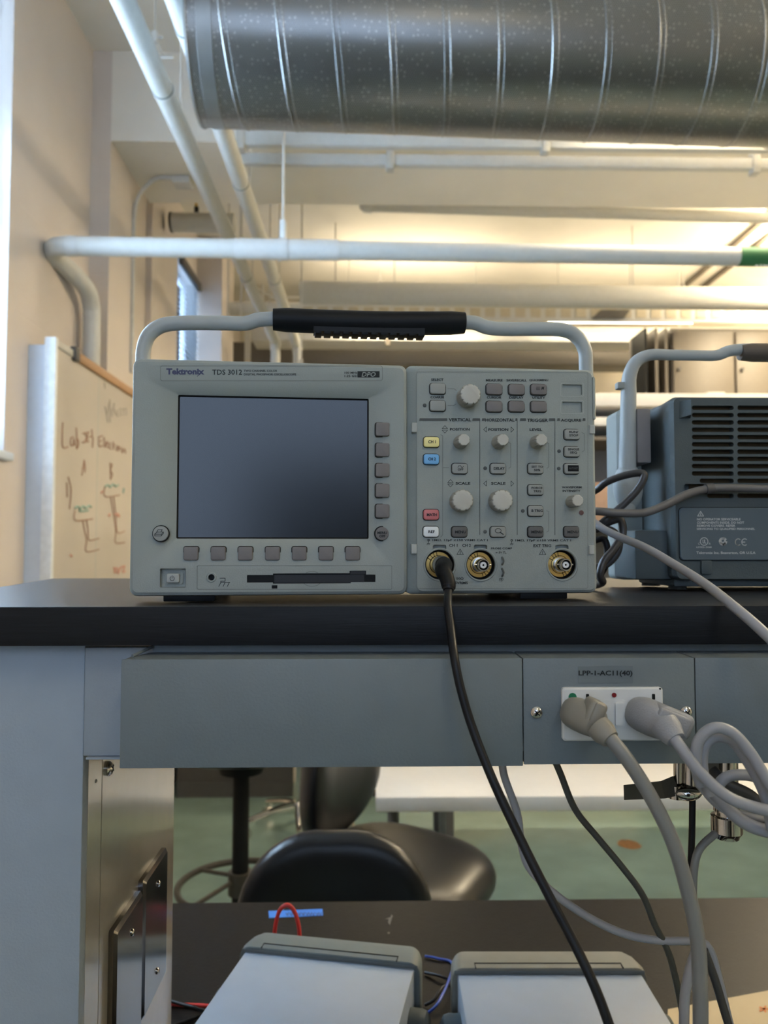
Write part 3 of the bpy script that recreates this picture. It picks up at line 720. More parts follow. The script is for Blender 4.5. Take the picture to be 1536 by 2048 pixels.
stool('black vinyl stool turned sideways, its seat showing right of the nearest backrest', .085, 2.03, math.radians(-28), .695, back=(.36, .36, .935, .20, math.radians(-4)), ring=False, tilt=math.radians(-5), seat=(.46,.46,.13))
stool('stool with a dark straight column and a tan foot ring at the left', P(481,1700,Y=2.9).x, 2.9, PI/2, .80, ringmat=m_tan, back=None)
stool('far stool with chrome star legs on casters', -.38, 4.3, .75, .62, metal=m_chrome, ring=False, seat=(.42,.42,.07))
# ================================================================ BENCH: shelf, upright, raceway, lower top
ZS = P(700, 1213, Y=.555).z           # shelf upper surface
ZSB = P(700, 1290, Y=.555).z
YBK = P(180, 1155, Z=ZS).y
# shelf board (its far left corner is cut on a slant)
pA = P(0, 1172, Z=ZS); pB = P(108, 1155, Z=ZS)
d = (pA - pB); pC = pB + d*2.3
poly = [(-.75, .555), (2.6, .555), (2.6, YBK), (pB.x, YBK), (pC.x, max(pC.y, .56)), (-.75, max(pC.y,.56)-.0005)]
poly = [(-.62, .555), (2.6, .555), (2.6, YBK), (pB.x, YBK), (pA.x, pA.y), (-.62, pA.y-.25)]
root = thing('shelf_board', 'thick black laminate shelf carrying both oscilloscopes', 'shelf', (-.2, .555, ZSB))
g = G().loft([[Vector((x, y, z)) for x, y in poly] for z in (ZSB+.0015, ZS-.0012)])
link('board', g, m_lam, root, smooth=20)
link('edge_band', G().box(-.62, 2.6, .5535, .5552, ZSB, ZS+.0002, bev=.0006), m_lame, root)

# steel upright with the two stainless cover plates
YU = .575; XU = P(167, 1500, Y=YU).x
root = thing('bench_upright', 'grey steel bench upright at the left with a glossy inner side', 'post', (XU-.2, YU, 0))
link('front_panel', G().box(-.62, XU, YU, YU+.012, 0, ZSB-.001, bev=.0012), m_steel2, root)
YE = P(346, 1700, X=XU-.001).y
ys = P(203, 1700, X=XU).y
link('inner_panel', G().box(XU-.02, XU-.0006, ys+.0010, YE, .02, ZSB-.001), m_gloss, root)
link('corner_strip', G().box(XU-.02, XU-.0004, YU+.0125, ys-.0010, .02, ZSB-.001), m_gloss, root)
link('seam', G().box(XU-.015, XU-.0012, ys-.0011, ys+.0011, .02, ZSB-.001), m_black, root)
link('rear_panel', G().box(-.62, XU-.02, YE-.012, YE-.001, 0, ZSB-.001), m_steel2, root)
link('foot_panel', G().box(-.60, XU-.03, YU+.02, YE-.02, 0, .1), m_steel2, root)
def screw(parent, c, ax, r_=.0035, m=None, name='screw'):
    c = Vector(c); ax = Vector(ax).normalized(); o = ax.orthogonal().normalized()
    g = G().lathe(c, ax, [(0, r_), (r_*.25, r_), (r_*.55, r_*.75), (r_*.68, r_*.35), (r_*.7, r_*.02)], n=20)
    s = link(name, g, m or m_chrome, parent)
    q = o.cross(ax); e = c + ax*r_*.66
    gg = G()
    for u_, v_ in ((o, q), (q, o)):
        a = [e + u_*sx*r_*.55 + v_*sy*r_*.10 + ax*sz*r_*.05 for sx in (-1,1) for sy in (-1,1) for sz in (-1,1)]
        gg.hull8(a)
    link('slot', gg, m_black, s); return s
a = P(217, 1537, X=XU); screw(root, (XU-.0004, a.y, a.z), (1,0,0), .0058)
a = P(193, 1562, X=XU); screw(root, (XU-.0004, a.y, a.z), (1,0,0), .0014, m_gloss)
def cover_plate(ya, yb, zt, zb):
    g = G(); x0 = XU-.0006
    L_ = [[Vector((x, a, b)) for a, b in rrect(ya+i, zb+i, yb-i, zt-i, .002, 4)] for x, i in ((x0, 0), (x0+.004, 0), (x0+.0065, .003))]
    pl = link('cover_plate', g.loft(L_), m_stain, root, smooth=25)
    for z in (zt-.021, zb+.021): screw(pl, (x0+.0065, (ya+yb)/2+.004, z), (1,0,0), .0030)
    return pl
y1, y2 = P(278, 1760, X=XU).y, P(325, 1700, X=XU).y
zt = P(325, 1690, X=XU).z - .002
cover_plate(y1, y2, zt, zt-.124)
y3, y4 = P(219, 1840, X=XU).y, P(275, 1768, X=XU).y
cover_plate(y3, y4, zt-.006, zt-.130)
a = P(323, 1920, X=XU); screw(root, (XU-.0006, a.y+.001, a.z), (1,0,0), .003, m_gloss)

# raceway
YR = .535; YRP = .5352
root = thing('cable_raceway', 'grey steel service raceway fixed under the front of the shelf', 'raceway', (.2, YR, 1.37))
zt_ = P(600, 1318, Y=YR).z; zb_ = P(600, 1532, Y=YR).z
zbk = P(600, 1303, Y=YU-.0).z
x0 = P(241, 1400, Y=YR).x; x1 = P(1046, 1400, Y=YR).x; x2 = P(1391, 1400, Y=YR).x
link('apron_panel', G().box(XU+.0008, .9+1.5, YU-.003, YU+.006, P(200,1510,Y=YU).z, ZSB-.0035, bev=.0008), m_steel2, root)
link('apron_lip', G().box(XU+.004, x0+.05, YU-.006, YU+.02, P(200,1513,Y=YU).z-.0006, P(200,1510,Y=YU).z-.0001), m_steel2, root)
def cover(name, xa, xb, z0, z1, par=None):
    g = G().box(xa, xb, YR, YR+.0016, z0, z1, bev=.0006); ins = .010 if xa == x0 else .0005
    # top flange sloping back to the apron
    g.hull8([(xa+.0005, YR+.0003, z1-.0018), (xa+.0005, YR+.0003, z1-.0003), (xa+ins, YU-.006, z1-.001), (xa+ins, YU-.006, z1+.0002), (xb-.0005, YR+.0003, z1-.0018), (xb-.0005, YR+.0003, z1-.0003), (xb-.0005, YU-.006, z1-.001), (xb-.0005, YU-.006, z1+.0002)])
    g.box(xa+.001, xb-.001, YR+.001, YU-.01, z0, z0+.0014)
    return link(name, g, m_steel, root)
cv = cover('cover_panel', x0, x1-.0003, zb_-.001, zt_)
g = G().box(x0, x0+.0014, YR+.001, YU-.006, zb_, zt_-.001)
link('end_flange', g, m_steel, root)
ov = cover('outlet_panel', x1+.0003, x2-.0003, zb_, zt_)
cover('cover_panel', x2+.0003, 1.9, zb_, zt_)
link('top_gasket', G().tube([(x0+.004, YR+.012, zt_+.0008), (x0+.012, YU-.006, zt_+.0045)], .0012, n=8).box(x0+.012, 1.9, YU-.0052, YU-.0035, zt_+.0005, zt_+.0055), m_steel, root)
c = P(1073, 1425, Y=YR); screw(ov, (c.x, YR, c.z), (0,-1,0), .0042)
c = P(1372, 1424, Y=YR); screw(ov, (c.x, YR, c.z), (0,-1,0), .0042)
def fR(a, b, w_=.0004): return P(a, b, Y=YR-w_)
g = G(); a_, b_ = fR(1156, 1332, .0002), fR(1266, 1366, .0002)
lbp = link('label_strip', G().box(a_.x, b_.x, YR-.0003, YR, b_.z, a_.z), mat('label_clear', (.138,.166,.180), rough=.5), ov)
text(g, 'LPP-1-AC11(40)', lambda a, b: fR(a, b, .0006), 1157, 1341, 1265, 1354, bold=.03); link('lettering', g, m_ink, lbp)
# receptacle
a_, b_ = fR(1122, 1374), fR(1324, 1479)
g = G().loft([[Vector((x, y, z)) for x, z in rrect(a_.x+i, b_.z+i, b_.x-i, a_.z-i, .002, 4)] for y, i in ((YR, 0), (YR-.003, 0), (YR-.0042, .0011))])
rc = link('receptacle', g, m_outl, ov)
YO = YR - .0043
def fO(a, b): return P(a, b, Y=YO)
def patch(name, m, x0, y0, x1, y1, par, t=.0004, r=.0004, Yb=None):
    Yb = YO if Yb is None else Yb
    p, q = P(x0, y0, Y=Yb), P(x1, y1, Y=Yb)
    return link(name, G().loft([[Vector((x, y, z)) for x, z in rrect(p.x+i, q.z+i, q.x-i, p.z-i, r, 4)] for y, i in ((Yb+.0002, 0), (Yb-t, 0))]), m, par)
for x in (1172, 1304): patch('socket_slot', m_black, x, 1388, x+6, 1399, rc)
patch('socket_slot', m_black, 1318, 1376, 1322, 1379, rc)
c = fO(1145, 1394); link('hospital_dot', G().cyl(c, c - Vector((0,.0004,0)), .0028, n=24), mat('dot_green', (.01,.16,.07), rough=.4), rc)
c = fO(1228, 1390); link('indicator', G().cyl(c, c - Vector((0,.0006,0)), .0016, n=20), mat('dot_red', (.16,.01,.015), rough=.3), rc)
patch('button_surround', m_outl, 1200, 1400, 1253, 1456, rc, t=.0005, r=.002)
patch('test_button', m_outl, 1205, 1409, 1217, 1450, rc, t=.0022, r=.0008)
patch('test_button', m_outl, 1229, 1405, 1249, 1450, rc, t=.0022, r=.0008)

# ---- plugs with their cords
def cable(name, label, pts, r, m, cat='cable', group=None, sub=10, extra=None):
    # pts: (px, py, Y)
    q = [P(a, b, Y=c) for a, b, c in pts]
    root = thing(name, label, cat, q[0], 0, group)
    link('cord', G().tube(q, r, n=14, sub=sub), m, root)
    return root
def plug(root, px0, py0, px1, py1, m, k=1.0, side=1):
    # low right-angle plug: flat flanged head against the socket, neck turning down to the right
    c0 = P(px0, py0, Y=YO-.0005); 
    ex = P(px1, py1, Y=YO-.030)
    d = (ex - c0); 
    loops = []
    u = Vector((.92*side, 0, -.38)).normalized(); v = Vector((.38*side, 0, .92)).normalized()
    prof = [(0, .0150, .0105, 0), (.004, .0158, .0112, 0), (.010, .0150, .0108, .0), (.016, .0125, .0098, .1), (.022, .0095, .0085, .3), (.028, .0078, .0075, .6), (.034, .0068, .0066, .85), (.040, .0058, .0058, 1.0)]
    for h, a, b, s in prof:
        c = c0 + Vector((0, -1, 0))*min(h, .024)*k + Vector((d.x, 0, d.z))*s
        if h > .024: c += Vector((0, -1, 0))*.002
        ax_t = min(1, s*1.2)
        n = Vector((0,-1,0)).lerp(Vector((d.x, -.012, d.z)).normalized(), ax_t*.8).normalized()
        uu = (u - n*u.dot(n)).normalized(); vv = n.cross(uu)
        N_ = 28; l = []
        for j in range(N_):
            th = 2*PI*j/N_; cs, sn = math.cos(th), math.sin(th); e = .75 if s < .5 else 1.0
            l.append(c + uu*(a*k*math.copysign(abs(cs)**e, cs)) + vv*(b*k*math.copysign(abs(sn)**e, sn)))
        loops.append(l)
    link('plug_body', G().loft(loops), m, root)
    return loops
# left plug
q0 = P(1205, 1462, Y=YO-.030)
root = cable('power_cord', 'thick olive-grey mains cord with a beige plug in the left socket', [(1204,1462,.497), (1225,1482,.492), (1262,1530,.487), (1308,1605,.483), (1348,1690,.481), (1375,1780,.480), (1394,1870,.479), (1400,1960,.478), (1401,2080,.478), (1398,2250,.478)], .0046, m_cordg, 'cord')
plug(root, 1163, 1430, 1204, 1462, m_plugg)
M_ = Matrix.Translation(P(1186,1424,Y=.5115)) @ Matrix.Rotation(math.radians(24), 4, 'Y')
link('finger_grip', G().box(-.0060,.0060,-.0085,.009,-.0085,.0085, M_, bev=.003, seg=3).box(-.0035,.0035,-.0105,-.006,-.0065,.0075, M_, bev=.0014, seg=2), m_plugg, root)
link('strain_relief', G().lathe(P(1196,1453,Y=.500), P(1222,1480,Y=.492)-P(1196,1453,Y=.500), [(0,.0080),(.004,.0082),(.007,.0078),(.010,.0066),(.0115,.0062)], n=20), m_plugg, root)
# right plug
root = cable('power_cord', 'light grey mains cord with a ribbed grey plug in the right socket', [(1340,1462,.490), (1358,1490,.484), (1400,1545,.478), (1450,1590,.474), (1500,1612,.472), (1560,1622,.472), (1620,1600,.474)], .0037, m_cordl, 'cord')
plug(root, 1296, 1432, 1341, 1464, m_plugl, 1.08)
M_ = Matrix.Translation(P(1342,1442,Y=.5125)) @ Matrix.Rotation(math.radians(22), 4, 'Y')
link('plug_shoulder', G().box(-.0125,.0125,-.009,.010,-.0085,.0085, M_, bev=.0045, seg=4).box(-.0135,.009,-.0105,-.006,-.0065,.0065, M_, bev=.002, seg=3), m_plugl, root)
link('strain_relief', G().lathe(P(1328,1448,Y=.496), P(1352,1480,Y=.487)-P(1328,1448,Y=.496), [(0,.0090),(.005,.0088),(.010,.0072),(.0125,.0062)], n=20), m_plugl, root)
# coiled bundle
cable('power_cord', 'outer light grey cord loop of the bundle at the right edge', [(1402,1570,.486), (1392,1530,.484), (1396,1485,.482), (1425,1457,.480), (1462,1464,.478), (1500,1505,.476), (1540,1570,.474), (1590,1640,.476), (1600,1720,.480), (1595,1850,.485), (1590,2050,.50)], .0036, m_cordl, 'cord')
cable('power_cord', 'inner light grey cord loop of the bundle at the right edge', [(1420,1590,.492), (1405,1540,.492), (1408,1495,.491), (1430,1474,.490), (1465,1482,.488), (1500,1530,.486), (1530,1590,.484), (1545,1660,.484)], .0036, m_cordl, 'cord')
cable('power_cord', 'light grey cord running low from the valve to the right edge', [(1405,1560,.500), (1440,1600,.497), (1475,1635,.494), (1510,1655,.492), (1560,1668,.492)], .0042, m_cordl, 'cord')
cable('power_cord', 'short light grey cord crossing the bundle nearly level', [(1425,1590,.508), (1450,1556,.508), (1490,1550,.506), (1540,1562,.505), (1600,1580,.505)], .0036, m_cordl, 'cord')
cable('power_cord', 'light grey cord under the level one in the bundle', [(1398,1568,.504), (1440,1612,.502), (1490,1632,.500), (1560,1640,.500)], .0030, m_cordl, 'cord')
cable('power_cord', 'dark cord behind the light loops by the chrome valve', [(1425,1540,.560), (1450,1565,.552), (1500,1590,.548), (1530,1620,.545), (1560,1660,.545)], .0040, m_cordd, 'cord')
# ---- chrome service valve under the raceway
root = thing('service_valve', 'chrome gas valve with a dark lever hanging under the raceway', 'valve', P(1385,1560,Y=.60))
Yv = .60
def V(a, b, y=Yv): return P(a, b, Y=y)
c = V(1375, 1535)
link('stem', G().cyl(V(1380,1480), V(1380,1588), .0062, n=24).cyl(V(1356,1500), V(1356,1565), .0034, n=16), m_chrome, root)
link('hub', G().sphere(V(1372,1582), .011, (1.1,1,.62), n=12).cyl(V(1352,1570), V(1352,1596), .006, n=16), m_chrome, root)
g = G().hull8([V(1249,1578,.575), V(1247,1571,.575), V(1249,1600,.58), V(1247,1570,.59), V(1356,1574,.597), V(1352,1560,.59), V(1356,1592,.597), V(1352,1562,.60)])
g = G(); a0 = [V(1248,1600,.575), V(1247,1570,.575), V(1248,1600,.583), V(1247,1570,.583)]; a1 = [V(1330,1597,.592), V(1322,1562,.592), V(1330,1597,.600), V(1322,1562,.600)]; a2 = [V(1362,1590,.596), V(1346,1552,.596), V(1362,1590,.606), V(1346,1552,.606)]
g.hull8(a0 + a1); g.hull8(a1 + a2)
link('lever', g, mat('lever_dark', (.05,.05,.048), rough=.35, metal=.4), root)
link('yoke', G().box(V(1385,1530).x, V(1440,1530).x, .60, .625, V(1385,1588).z, V(1385,1500).z, bev=.002), m_dark, root)
link('nozzle', G().lathe(V(1452,1590,.61), (0,0,-1), [(0,.0100),(.012,.0100),(.0125,.0085),(.0155,.0085),(.016,.0118),(.028,.0118),(.031,.0095),(.033,.009)], n=28).cyl(V(1452,1590,.61), V(1452,1500,.61), .009, n=20), m_chrome, root)
o = cable('thin_rod', 'thin black rod hanging below the chrome valve', [(1385,1590,.62), (1384,1660,.62), (1382,1722,.62), (1380,1790,.625)], .0026, m_cordb, 'rod')
cable('grey_cable', 'thin grey cable curving from the chrome nozzle down behind the thick cord', [(1450,1655,.612), (1425,1672,.606), (1398,1700,.602), (1388,1740,.60), (1386,1800,.60), (1388,1860,.60)], .0030, m_cordg)
# hanging cables beneath the raceway
cable('grey_cable', 'flat pale grey cable sagging from the raceway to the right', [(1003,1500,.60), (1008,1550,.60), (1034,1625,.60), (1043,1690,.60), (1060,1738,.60), (1110,1788,.60), (1180,1836,.60), (1250,1868,.60), (1320,1881,.60), (1390,1883,.60), (1418,1896,.60), (1436,1950,.60), (1460,2050,.60), (1490,2150,.60)], .0030, m_cordl)
cable('dark_cable', 'thin dark olive cable hanging between the black and the thick grey cords', [(1098,1495,.60), (1120,1545,.60), (1150,1618,.60), (1195,1675,.60), (1245,1735,.60), (1285,1790,.60), (1310,1850,.60), (1335,1900,.60), (1352,1960,.60), (1370,2060,.60), (1372,2150,.60)], .0026, m_cordo)
cable('grey_cable', 'pale grey cable twisting beside the thick cord near the frame bottom', [(1392,1905,.56), (1380,1940,.56), (1370,1990,.56), (1368,2060,.56)], .0036, m_cordl)
cable('dark_cable', 'short dark cable crossing the tan paper at the bottom right', [(1408,1900,.57), (1430,1960,.57), (1448,2020,.57), (1470,2090,.57)], .0030, m_cordd)

# ================================================================ LOWER BENCH
ZB = ZC - .63
ybk = P(700, 1803, Z=ZB).y
poly = [(XU+.003, .50), (2.6, .50), (2.6, ybk), (-.95, ybk), (-.95, YE+.003), (XU+.003, YE+.003)]
root = thing('workbench', 'black laminate workbench below and behind the shelf', 'bench', (0, .9, 0))
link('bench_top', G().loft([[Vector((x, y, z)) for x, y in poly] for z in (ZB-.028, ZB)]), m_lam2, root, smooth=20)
for x in (-.9, 2.5): link('end_panel', G().box(x-.02, x+.02, YE+.06, ybk-.06, 0, ZB-.028), m_steel2, root)
link('scuff', G().add([P(*p, Z=ZB+.0004) for p in ((770,1838),(781,1834),(783,1829),(786,1832),(784,1836),(780,1850),(776,1845),(777,1838))], [tuple(range(8))]).add([P(*p, Z=ZB+.0004) for p in ((775,1864),(780,1864),(779,1868),(775,1867))], [(0,1,2,3)]), mat('scuff_grey', (.09,.085,.08)), root)
# blue tape
g = G(); t4 = [P(537,1822,Z=ZB+.0003), P(645,1818,Z=ZB+.0003), P(646,1831,Z=ZB+.0003), P(538,1836,Z=ZB+.0003)]
root = thing('masking_tape', 'strip of blue masking tape with pen notes stuck on the bench', 'tape', t4[0])
link('strip', g.hull8([t4[3]-Vector((0,0,.0003)), t4[3]+Vector((0,0,.0002)), t4[0]-Vector((0,0,.0003)), t4[0]+Vector((0,0,.0002)), t4[2]-Vector((0,0,.0003)), t4[2]+Vector((0,0,.0002)), t4[1]-Vector((0,0,.0003)), t4[1]+Vector((0,0,.0002))]), m_tape, root)
g = G()
def fT(a, b): return P(a, b, Z=ZB+.0008)
for x in (572, 580, 596, 604, 612, 618, 624, 632, 638):
    line(g, fT, [(x, 1826), (x+3, 1831), (x+5, 1825)], 1.3)
link('handwriting', g, m_navy, root)
# tan paper bottom right
t4 = [P(1336,2022,Z=ZB+.001), P(1560,1980,Z=ZB+.001), P(1700,2160,Z=ZB+.001), P(1330,2160,Z=ZB+.001)]
root = thing('paper_folder', 'tan paper folder with an orange mark lying at the bottom right', 'folder', t4[0])
link('sheet', G().loft([[v + Vector((0,0,dz)) for v in t4] for dz in (-.0008, .0025)]), m_paper, root)
g = G()
def fP(a, b): return P(a, b, Z=ZB+.0040)
for a in range(5):
    th = a*2*PI/5; line(g, fP, [(1528+2*math.cos(th), 2018+1.5*math.sin(th)), (1528+9*math.cos(th), 2018+5*math.sin(th))], 4)
link('printed_mark', g, m_orange, root)
# instruments on the bench (their backs towards us)
def instrument(label, fl, fr, zt, L_, mb, hgt=.088):
    # fl, fr: far-left and far-right corner of the cover at height zt
    ux = (fr - fl); Wd = ux.length; rot = math.atan2(ux.y, ux.x)
    loc = Vector((fl.x, fl.y, ZB))
    root = thing('bench_instrument', label, 'instrument', loc, rot)
    M = Matrix.Translation(loc) @ Matrix.Rotation(rot, 4, 'Z')
    h = zt - ZB
    link('cover', G().box(0, Wd, -L_, .002, h-hgt, h, M, bev=.0022), m_boxtop, root)
    link('under_tray', G().box(.004, Wd-.004, -L_+.004, 0, h-hgt-.004, h-hgt+.01, M), mb, root)
    # rubber bumper frame round the front
    o_ = .006
    g = G()
    L4 = []
    for y, i in ((-.006, 0), (-.005, -.001), (.006, -.0016), (.030, .001), (.046, .005), (.050, .010)):
        L4.append([M @ Vector((a, y, b)) for a, b in rrect(-o_+i, h-hgt-.008+i, Wd+o_-i, h+.006-i, .014, 6)])
    link('bumper', g.loft(L4), mb, root)
    link('groove', G().box(.022, Wd-.022, .004, .0052, h+.0068, h+.0082, M).box(.022, .0232, -.006, .005, h+.0066, h+.0080, M).box(Wd-.0232, Wd-.022, -.006, .005, h+.0066, h+.0080, M), m_ink, root)
    link('bumper_rim', G().box(-.004, Wd+.004, -.0065, -.004, h-.001, h+.0042, M, bev=.001), m_line, root)
    for s, x in ((-1, 0), (1, Wd)):
        q = M @ Vector((x, -.048, h-.052)); e = M @ Vector((x + s*.024, -.048, h-.052))
        hp = link('handle_pivot', G().lathe(q, e-q, [(0,.026),(.014,.026),(.020,.024),(.024,.017)], n=32), m_shell, root)
    hb = G().tube([M @ Vector((-.016, -.048, h-.052)), M @ Vector((-.016, -.12, h-.075)), M @ Vector((-.016, -.13, h-.085))], .007, n=10)
    hb.tube([M @ Vector((Wd+.016, -.048, h-.052)), M @ Vector((Wd+.016, -.12, h-.075)), M @ Vector((Wd+.016, -.13, h-.085))], .007, n=10)
    link('handle_bar', hb, m_shell, root)
    for x in (.02, Wd-.02):
        for y in (-.02, -L_+.03): link('foot', G().cyl(M @ Vector((x, y, 0)), M @ Vector((x, y, h-hgt)), .010, n=16), m_rubber, root)
    return root
zt1 = ZC - .525
instrument('bench instrument with pale blue-grey cover and dark grey bumper, lower left, set askew', P(493,1899,Z=zt1), P(830,1933,Z=zt1), zt1, .24, m_bumper)
instrument('bench instrument with pale cover and taupe bumper, right of the skewed one', P(914,1943,Z=zt1), P(1280,1943,Z=zt1), zt1, .27, m_bumpbr)
# wires
def wire(name, label, pts, r, m):
    root = thing(name, label, 'wire', pts[0]); link('lead', G().tube(pts, r, n=10), m, root); return root
r_ = ZB
wire('test_lead', 'red lead looping up behind the skewed instrument', [P(548,1885,Y=1.10), P(551,1850,Y=1.10), P(560,1820,Y=1.10), P(575,1810,Y=1.10), P(588,1822,Y=1.10), P(597,1850,Y=1.10), P(600,1885,Y=1.10)], .0028, m_wred)
wire('test_lead', 'red lead lying flat on the bench at the lower left', [P(300,2004,Z=ZB+.003), P(360,2009,Z=ZB+.003), P(400,2011,Z=ZB+.003), P(450,2014,Z=ZB+.003), P(520,2014,Z=ZB+.003)], .0026, m_wred)
wire('test_lead', 'black lead crossing the flat red lead', [P(300,1990,Z=ZB+.008), P(345,2003,Z=ZB+.008), P(385,2014,Z=ZB+.010), P(420,2024,Z=ZB+.006), P(500,2030,Z=ZB+.003)], .0024, m_cordb)
wire('test_lead', 'second black lead running down to the left edge of the bench', [P(350,2050,Z=ZB+.003), P(395,2034,Z=ZB+.003), P(450,2015,Z=ZB+.008), P(500,2008,Z=ZB+.003)], .0022, m_cordb)
wire('test_lead', 'thin blue lead showing between the two instruments', [P(850,1912,Z=ZB+.003), P(875,1917,Z=ZB+.003), P(905,1930,Z=ZB+.003), P(880,2000,Z=ZB+.02), P(850,2030,Z=ZB+.003)], .0018, m_wblue)
wire('test_lead', 'black lead tangled between the two instruments', [P(850,1945,Z=ZB+.003), P(880,1952,Z=ZB+.006), P(905,1965,Z=ZB+.004), P(885,1975,Z=ZB+.015), P(868,2000,Z=ZB+.01), P(850,2010,Z=ZB+.003)], .0022, m_cordb)
# ================================================================ OSCILLOSCOPE facing us
O = P(257, 1193, Y=.600); Rr = P(1199, 1190, Y=.632)
SYAW = math.atan2(Rr.y - O.y, Rr.x - O.x); SW = (Vector((Rr.x, Rr.y)) - Vector((O.x, O.y))).length
SO = Vector((O.x, O.y, ZS))
SM = Matrix.Translation(SO) @ Matrix.Rotation(SYAW, 4, 'Z'); SI = SM.inverted(); SR = SI.to_3x3()
oc = SI @ CAM
def S(px, py, w_=0.0):            # local (x, z) on the plane y = w_
    d = SR @ ray(px, py); t = (w_ - oc.y)/d.y; q = oc + d*t; return (q.x, q.z)
def S3(px, py, w_=0.0): a = S(px, py, w_); return Vector((a[0], w_, a[1]))
def CR(x, y): return (800 + x/3.657, 700 + y/3.657)
def CL(x, y): return (240 + x/2.56, 600 + y/2.56)
def fs(w_, C=None):
    if C is None: return lambda a, b: S3(a, b, w_)
    return lambda a, b: S3(*C(a, b), w_)
scope = thing('oscilloscope', 'pale grey two-channel digital oscilloscope facing the viewer, centre of the shelf', 'oscilloscope', SO, SYAW, local=True)
def part(name, g, m, parent=scope, smooth=35): return link(name, g, m, parent, smooth=smooth)
vb = S(257, 1193)[1]; vt = S(257, 715)[1]; uL = S(815, 1000)[0]; vtR = S(1199, 738, .002)[1]
vb = max(vb, .004)
BT = .001; WR = .0025      # right panel sits slightly back
# rear shell
g = G().loft([RL(.010, vb+.003, SW-.010, vtR-.003, .010, .040), RL(.022, vb+.008, SW-.022, vtR-.010, .012, .075), RL(.030, vb+.010, SW-.030, vtR-.014, .012, .146), RL(.034, vb+.014, SW-.034, vtR-.018, .010, .149)])
part('rear_shell', g, m_shell)
# left front section with sloping recess round the screen
ro = (S(*CL(150,415)), S(*CL(1395,1358))); ri = (S(*CL(298,486), .006), S(*CL(1273,1223), .006))
ur = uL
loops = [RL(0, vb, ur+.006, vt, .006, .045), RL(0, vb, ur, vt, .006, .004), RL(.0008, vb+.0008, ur-.0008, vt-.0008, .0055, .0015), RL(.003, vb+.003, ur-.003, vt-.003, .004, 0),
         RL(ro[0][0], ro[1][1], ro[1][0], ro[0][1], .0025, 0), RL(ri[0][0]-.0006, ri[1][1]-.0006, ri[1][0]+.0006, ri[0][1]+.0006, .0012, .0055),
         RL(ri[0][0], ri[1][1], ri[1][0], ri[0][1], .001, .0060), RL(ri[0][0], ri[1][1], ri[1][0], ri[0][1], .001, .0085)]
left = part('front_housing', G().loft(loops), m_case)
# right front section
uR0 = S(834, 1000, WR)[0]
loops = [RL(ur-.001, vb, SW, vtR, .006, .045), RL(ur-.001, vb, SW, vtR, .006, .006+WR), RL(uR0-.0015, vb+.0010, SW-.0008, vtR-.0008, .0052, .0018+WR), RL(uR0, vb+.003, SW-.003, vtR-.003, .004, WR)]
right = part('control_panel', G().loft(loops), m_case)
# carve wells
def wellbox(C, x0, y0, x1, y1, r, w0, dep):
    a = S(*C(x0, y0), w0); b = S(*C(x1, y1), w0)
    return RL(a[0], b[1], b[0], a[1], r, w0-.004), RL(a[0], b[1], b[0], a[1], r, w0+dep)
g = G().loft(wellbox(CL, 205, 1375, 335, 1470, .0012, 0, .004)); 
g.loft(wellbox(CL, 650, 1408, 1308, 1444, .0002, 0, .012)); cut(left, g)
g = G().loft(wellbox(CL, 783, 1400, 1182, 1451, .0002, 0, .0112)); g.loft(wellbox(CL, 1175, 1386, 1260, 1420, .0002, 0, .0112)); cut(left, g.__class__().loft(wellbox(CL, 783, 1400, 1182, 1451, .0002, 0, .0112)))
cut(left, G().loft(wellbox(CL, 1175, 1386, 1260, 1420, .0002, 0, .0110)))
cut(left, G().loft(wellbox(CL, 777, 1460, 806, 1478, .0002, 0, .006)))
c = S3(*CL(468, 1420), 0); cut(left, G().cyl(c - Vector((0,.004,0)), c + Vector((0,.008,0)), .0026, n=28))
# dark insides of the slots
def flat(C, x0, y0, x1, y1, w0, r=.0002, t=.0003):
    a = S(*C(x0, y0), w0); b = S(*C(x1, y1), w0)
    return [RL(a[0], b[1], b[0], a[1], r, w0+t), RL(a[0], b[1], b[0], a[1], r, w0)]
slot = part('disk_slot', G().loft(flat(CL, 651, 1409, 1307, 1443, .0012)).loft(flat(CL, 784, 1401, 1181, 1450, .0011)).loft(flat(CL, 1176, 1387, 1259, 1419, .00105)).loft(flat(CL, 778, 1461, 805, 1477, .0010)), m_black)
part('disk_flap', G().loft(flat(CL, 790, 1408, 1250, 1446, .0009)), mat('flap_black', (.004,.004,.005), rough=.5), slot)
part('disk_button', G().loft(flat(CL, 1180, 1389, 1256, 1404, .0006, t=.002)), MATS['flap_black'], slot)
c = S3(*CL(468, 1420), 0)
part('ground_jack', G().lathe(c, (0,-1,0), [(-.001,.0040),(0,.0040),(.0008,.0036),(.0008,.0025),(-.004,.0024)], n=32, cap0=False, cap1=False).cyl(c + Vector((0,.004,0)), c + Vector((0,.0045,0)), .0026, n=24), m_case)
part('jack_hole', G().cyl(c + Vector((0,.0028,0)), c + Vector((0,.003,0)), .0025, n=24), m_black)
# screen
part('screen', G().loft([RL(ri[0][0]+.0001, ri[1][1]+.0001, ri[1][0]-.0001, ri[0][1]-.0001, .001, .0084), RL(ri[0][0]+.0001, ri[1][1]+.0001, ri[1][0]-.0001, ri[0][1]-.0001, .001, .0076)]), m_screen)
fr = G(); 
for l0, l1 in (((ri[0][0], ri[1][1], ri[1][0], ri[0][1]), .0011),):
    a = RL(*l0, .001, .0060); b = RL(l0[0]+l1, l0[1]+l1, l0[2]-l1, l0[3]-l1, .0008, .0072); c_ = RL(l0[0]+l1, l0[1]+l1, l0[2]-l1, l0[3]-l1, .0008, .0083)
    fr.loft([a, b, c_], False, False)
part('screen_gasket', fr, m_black)
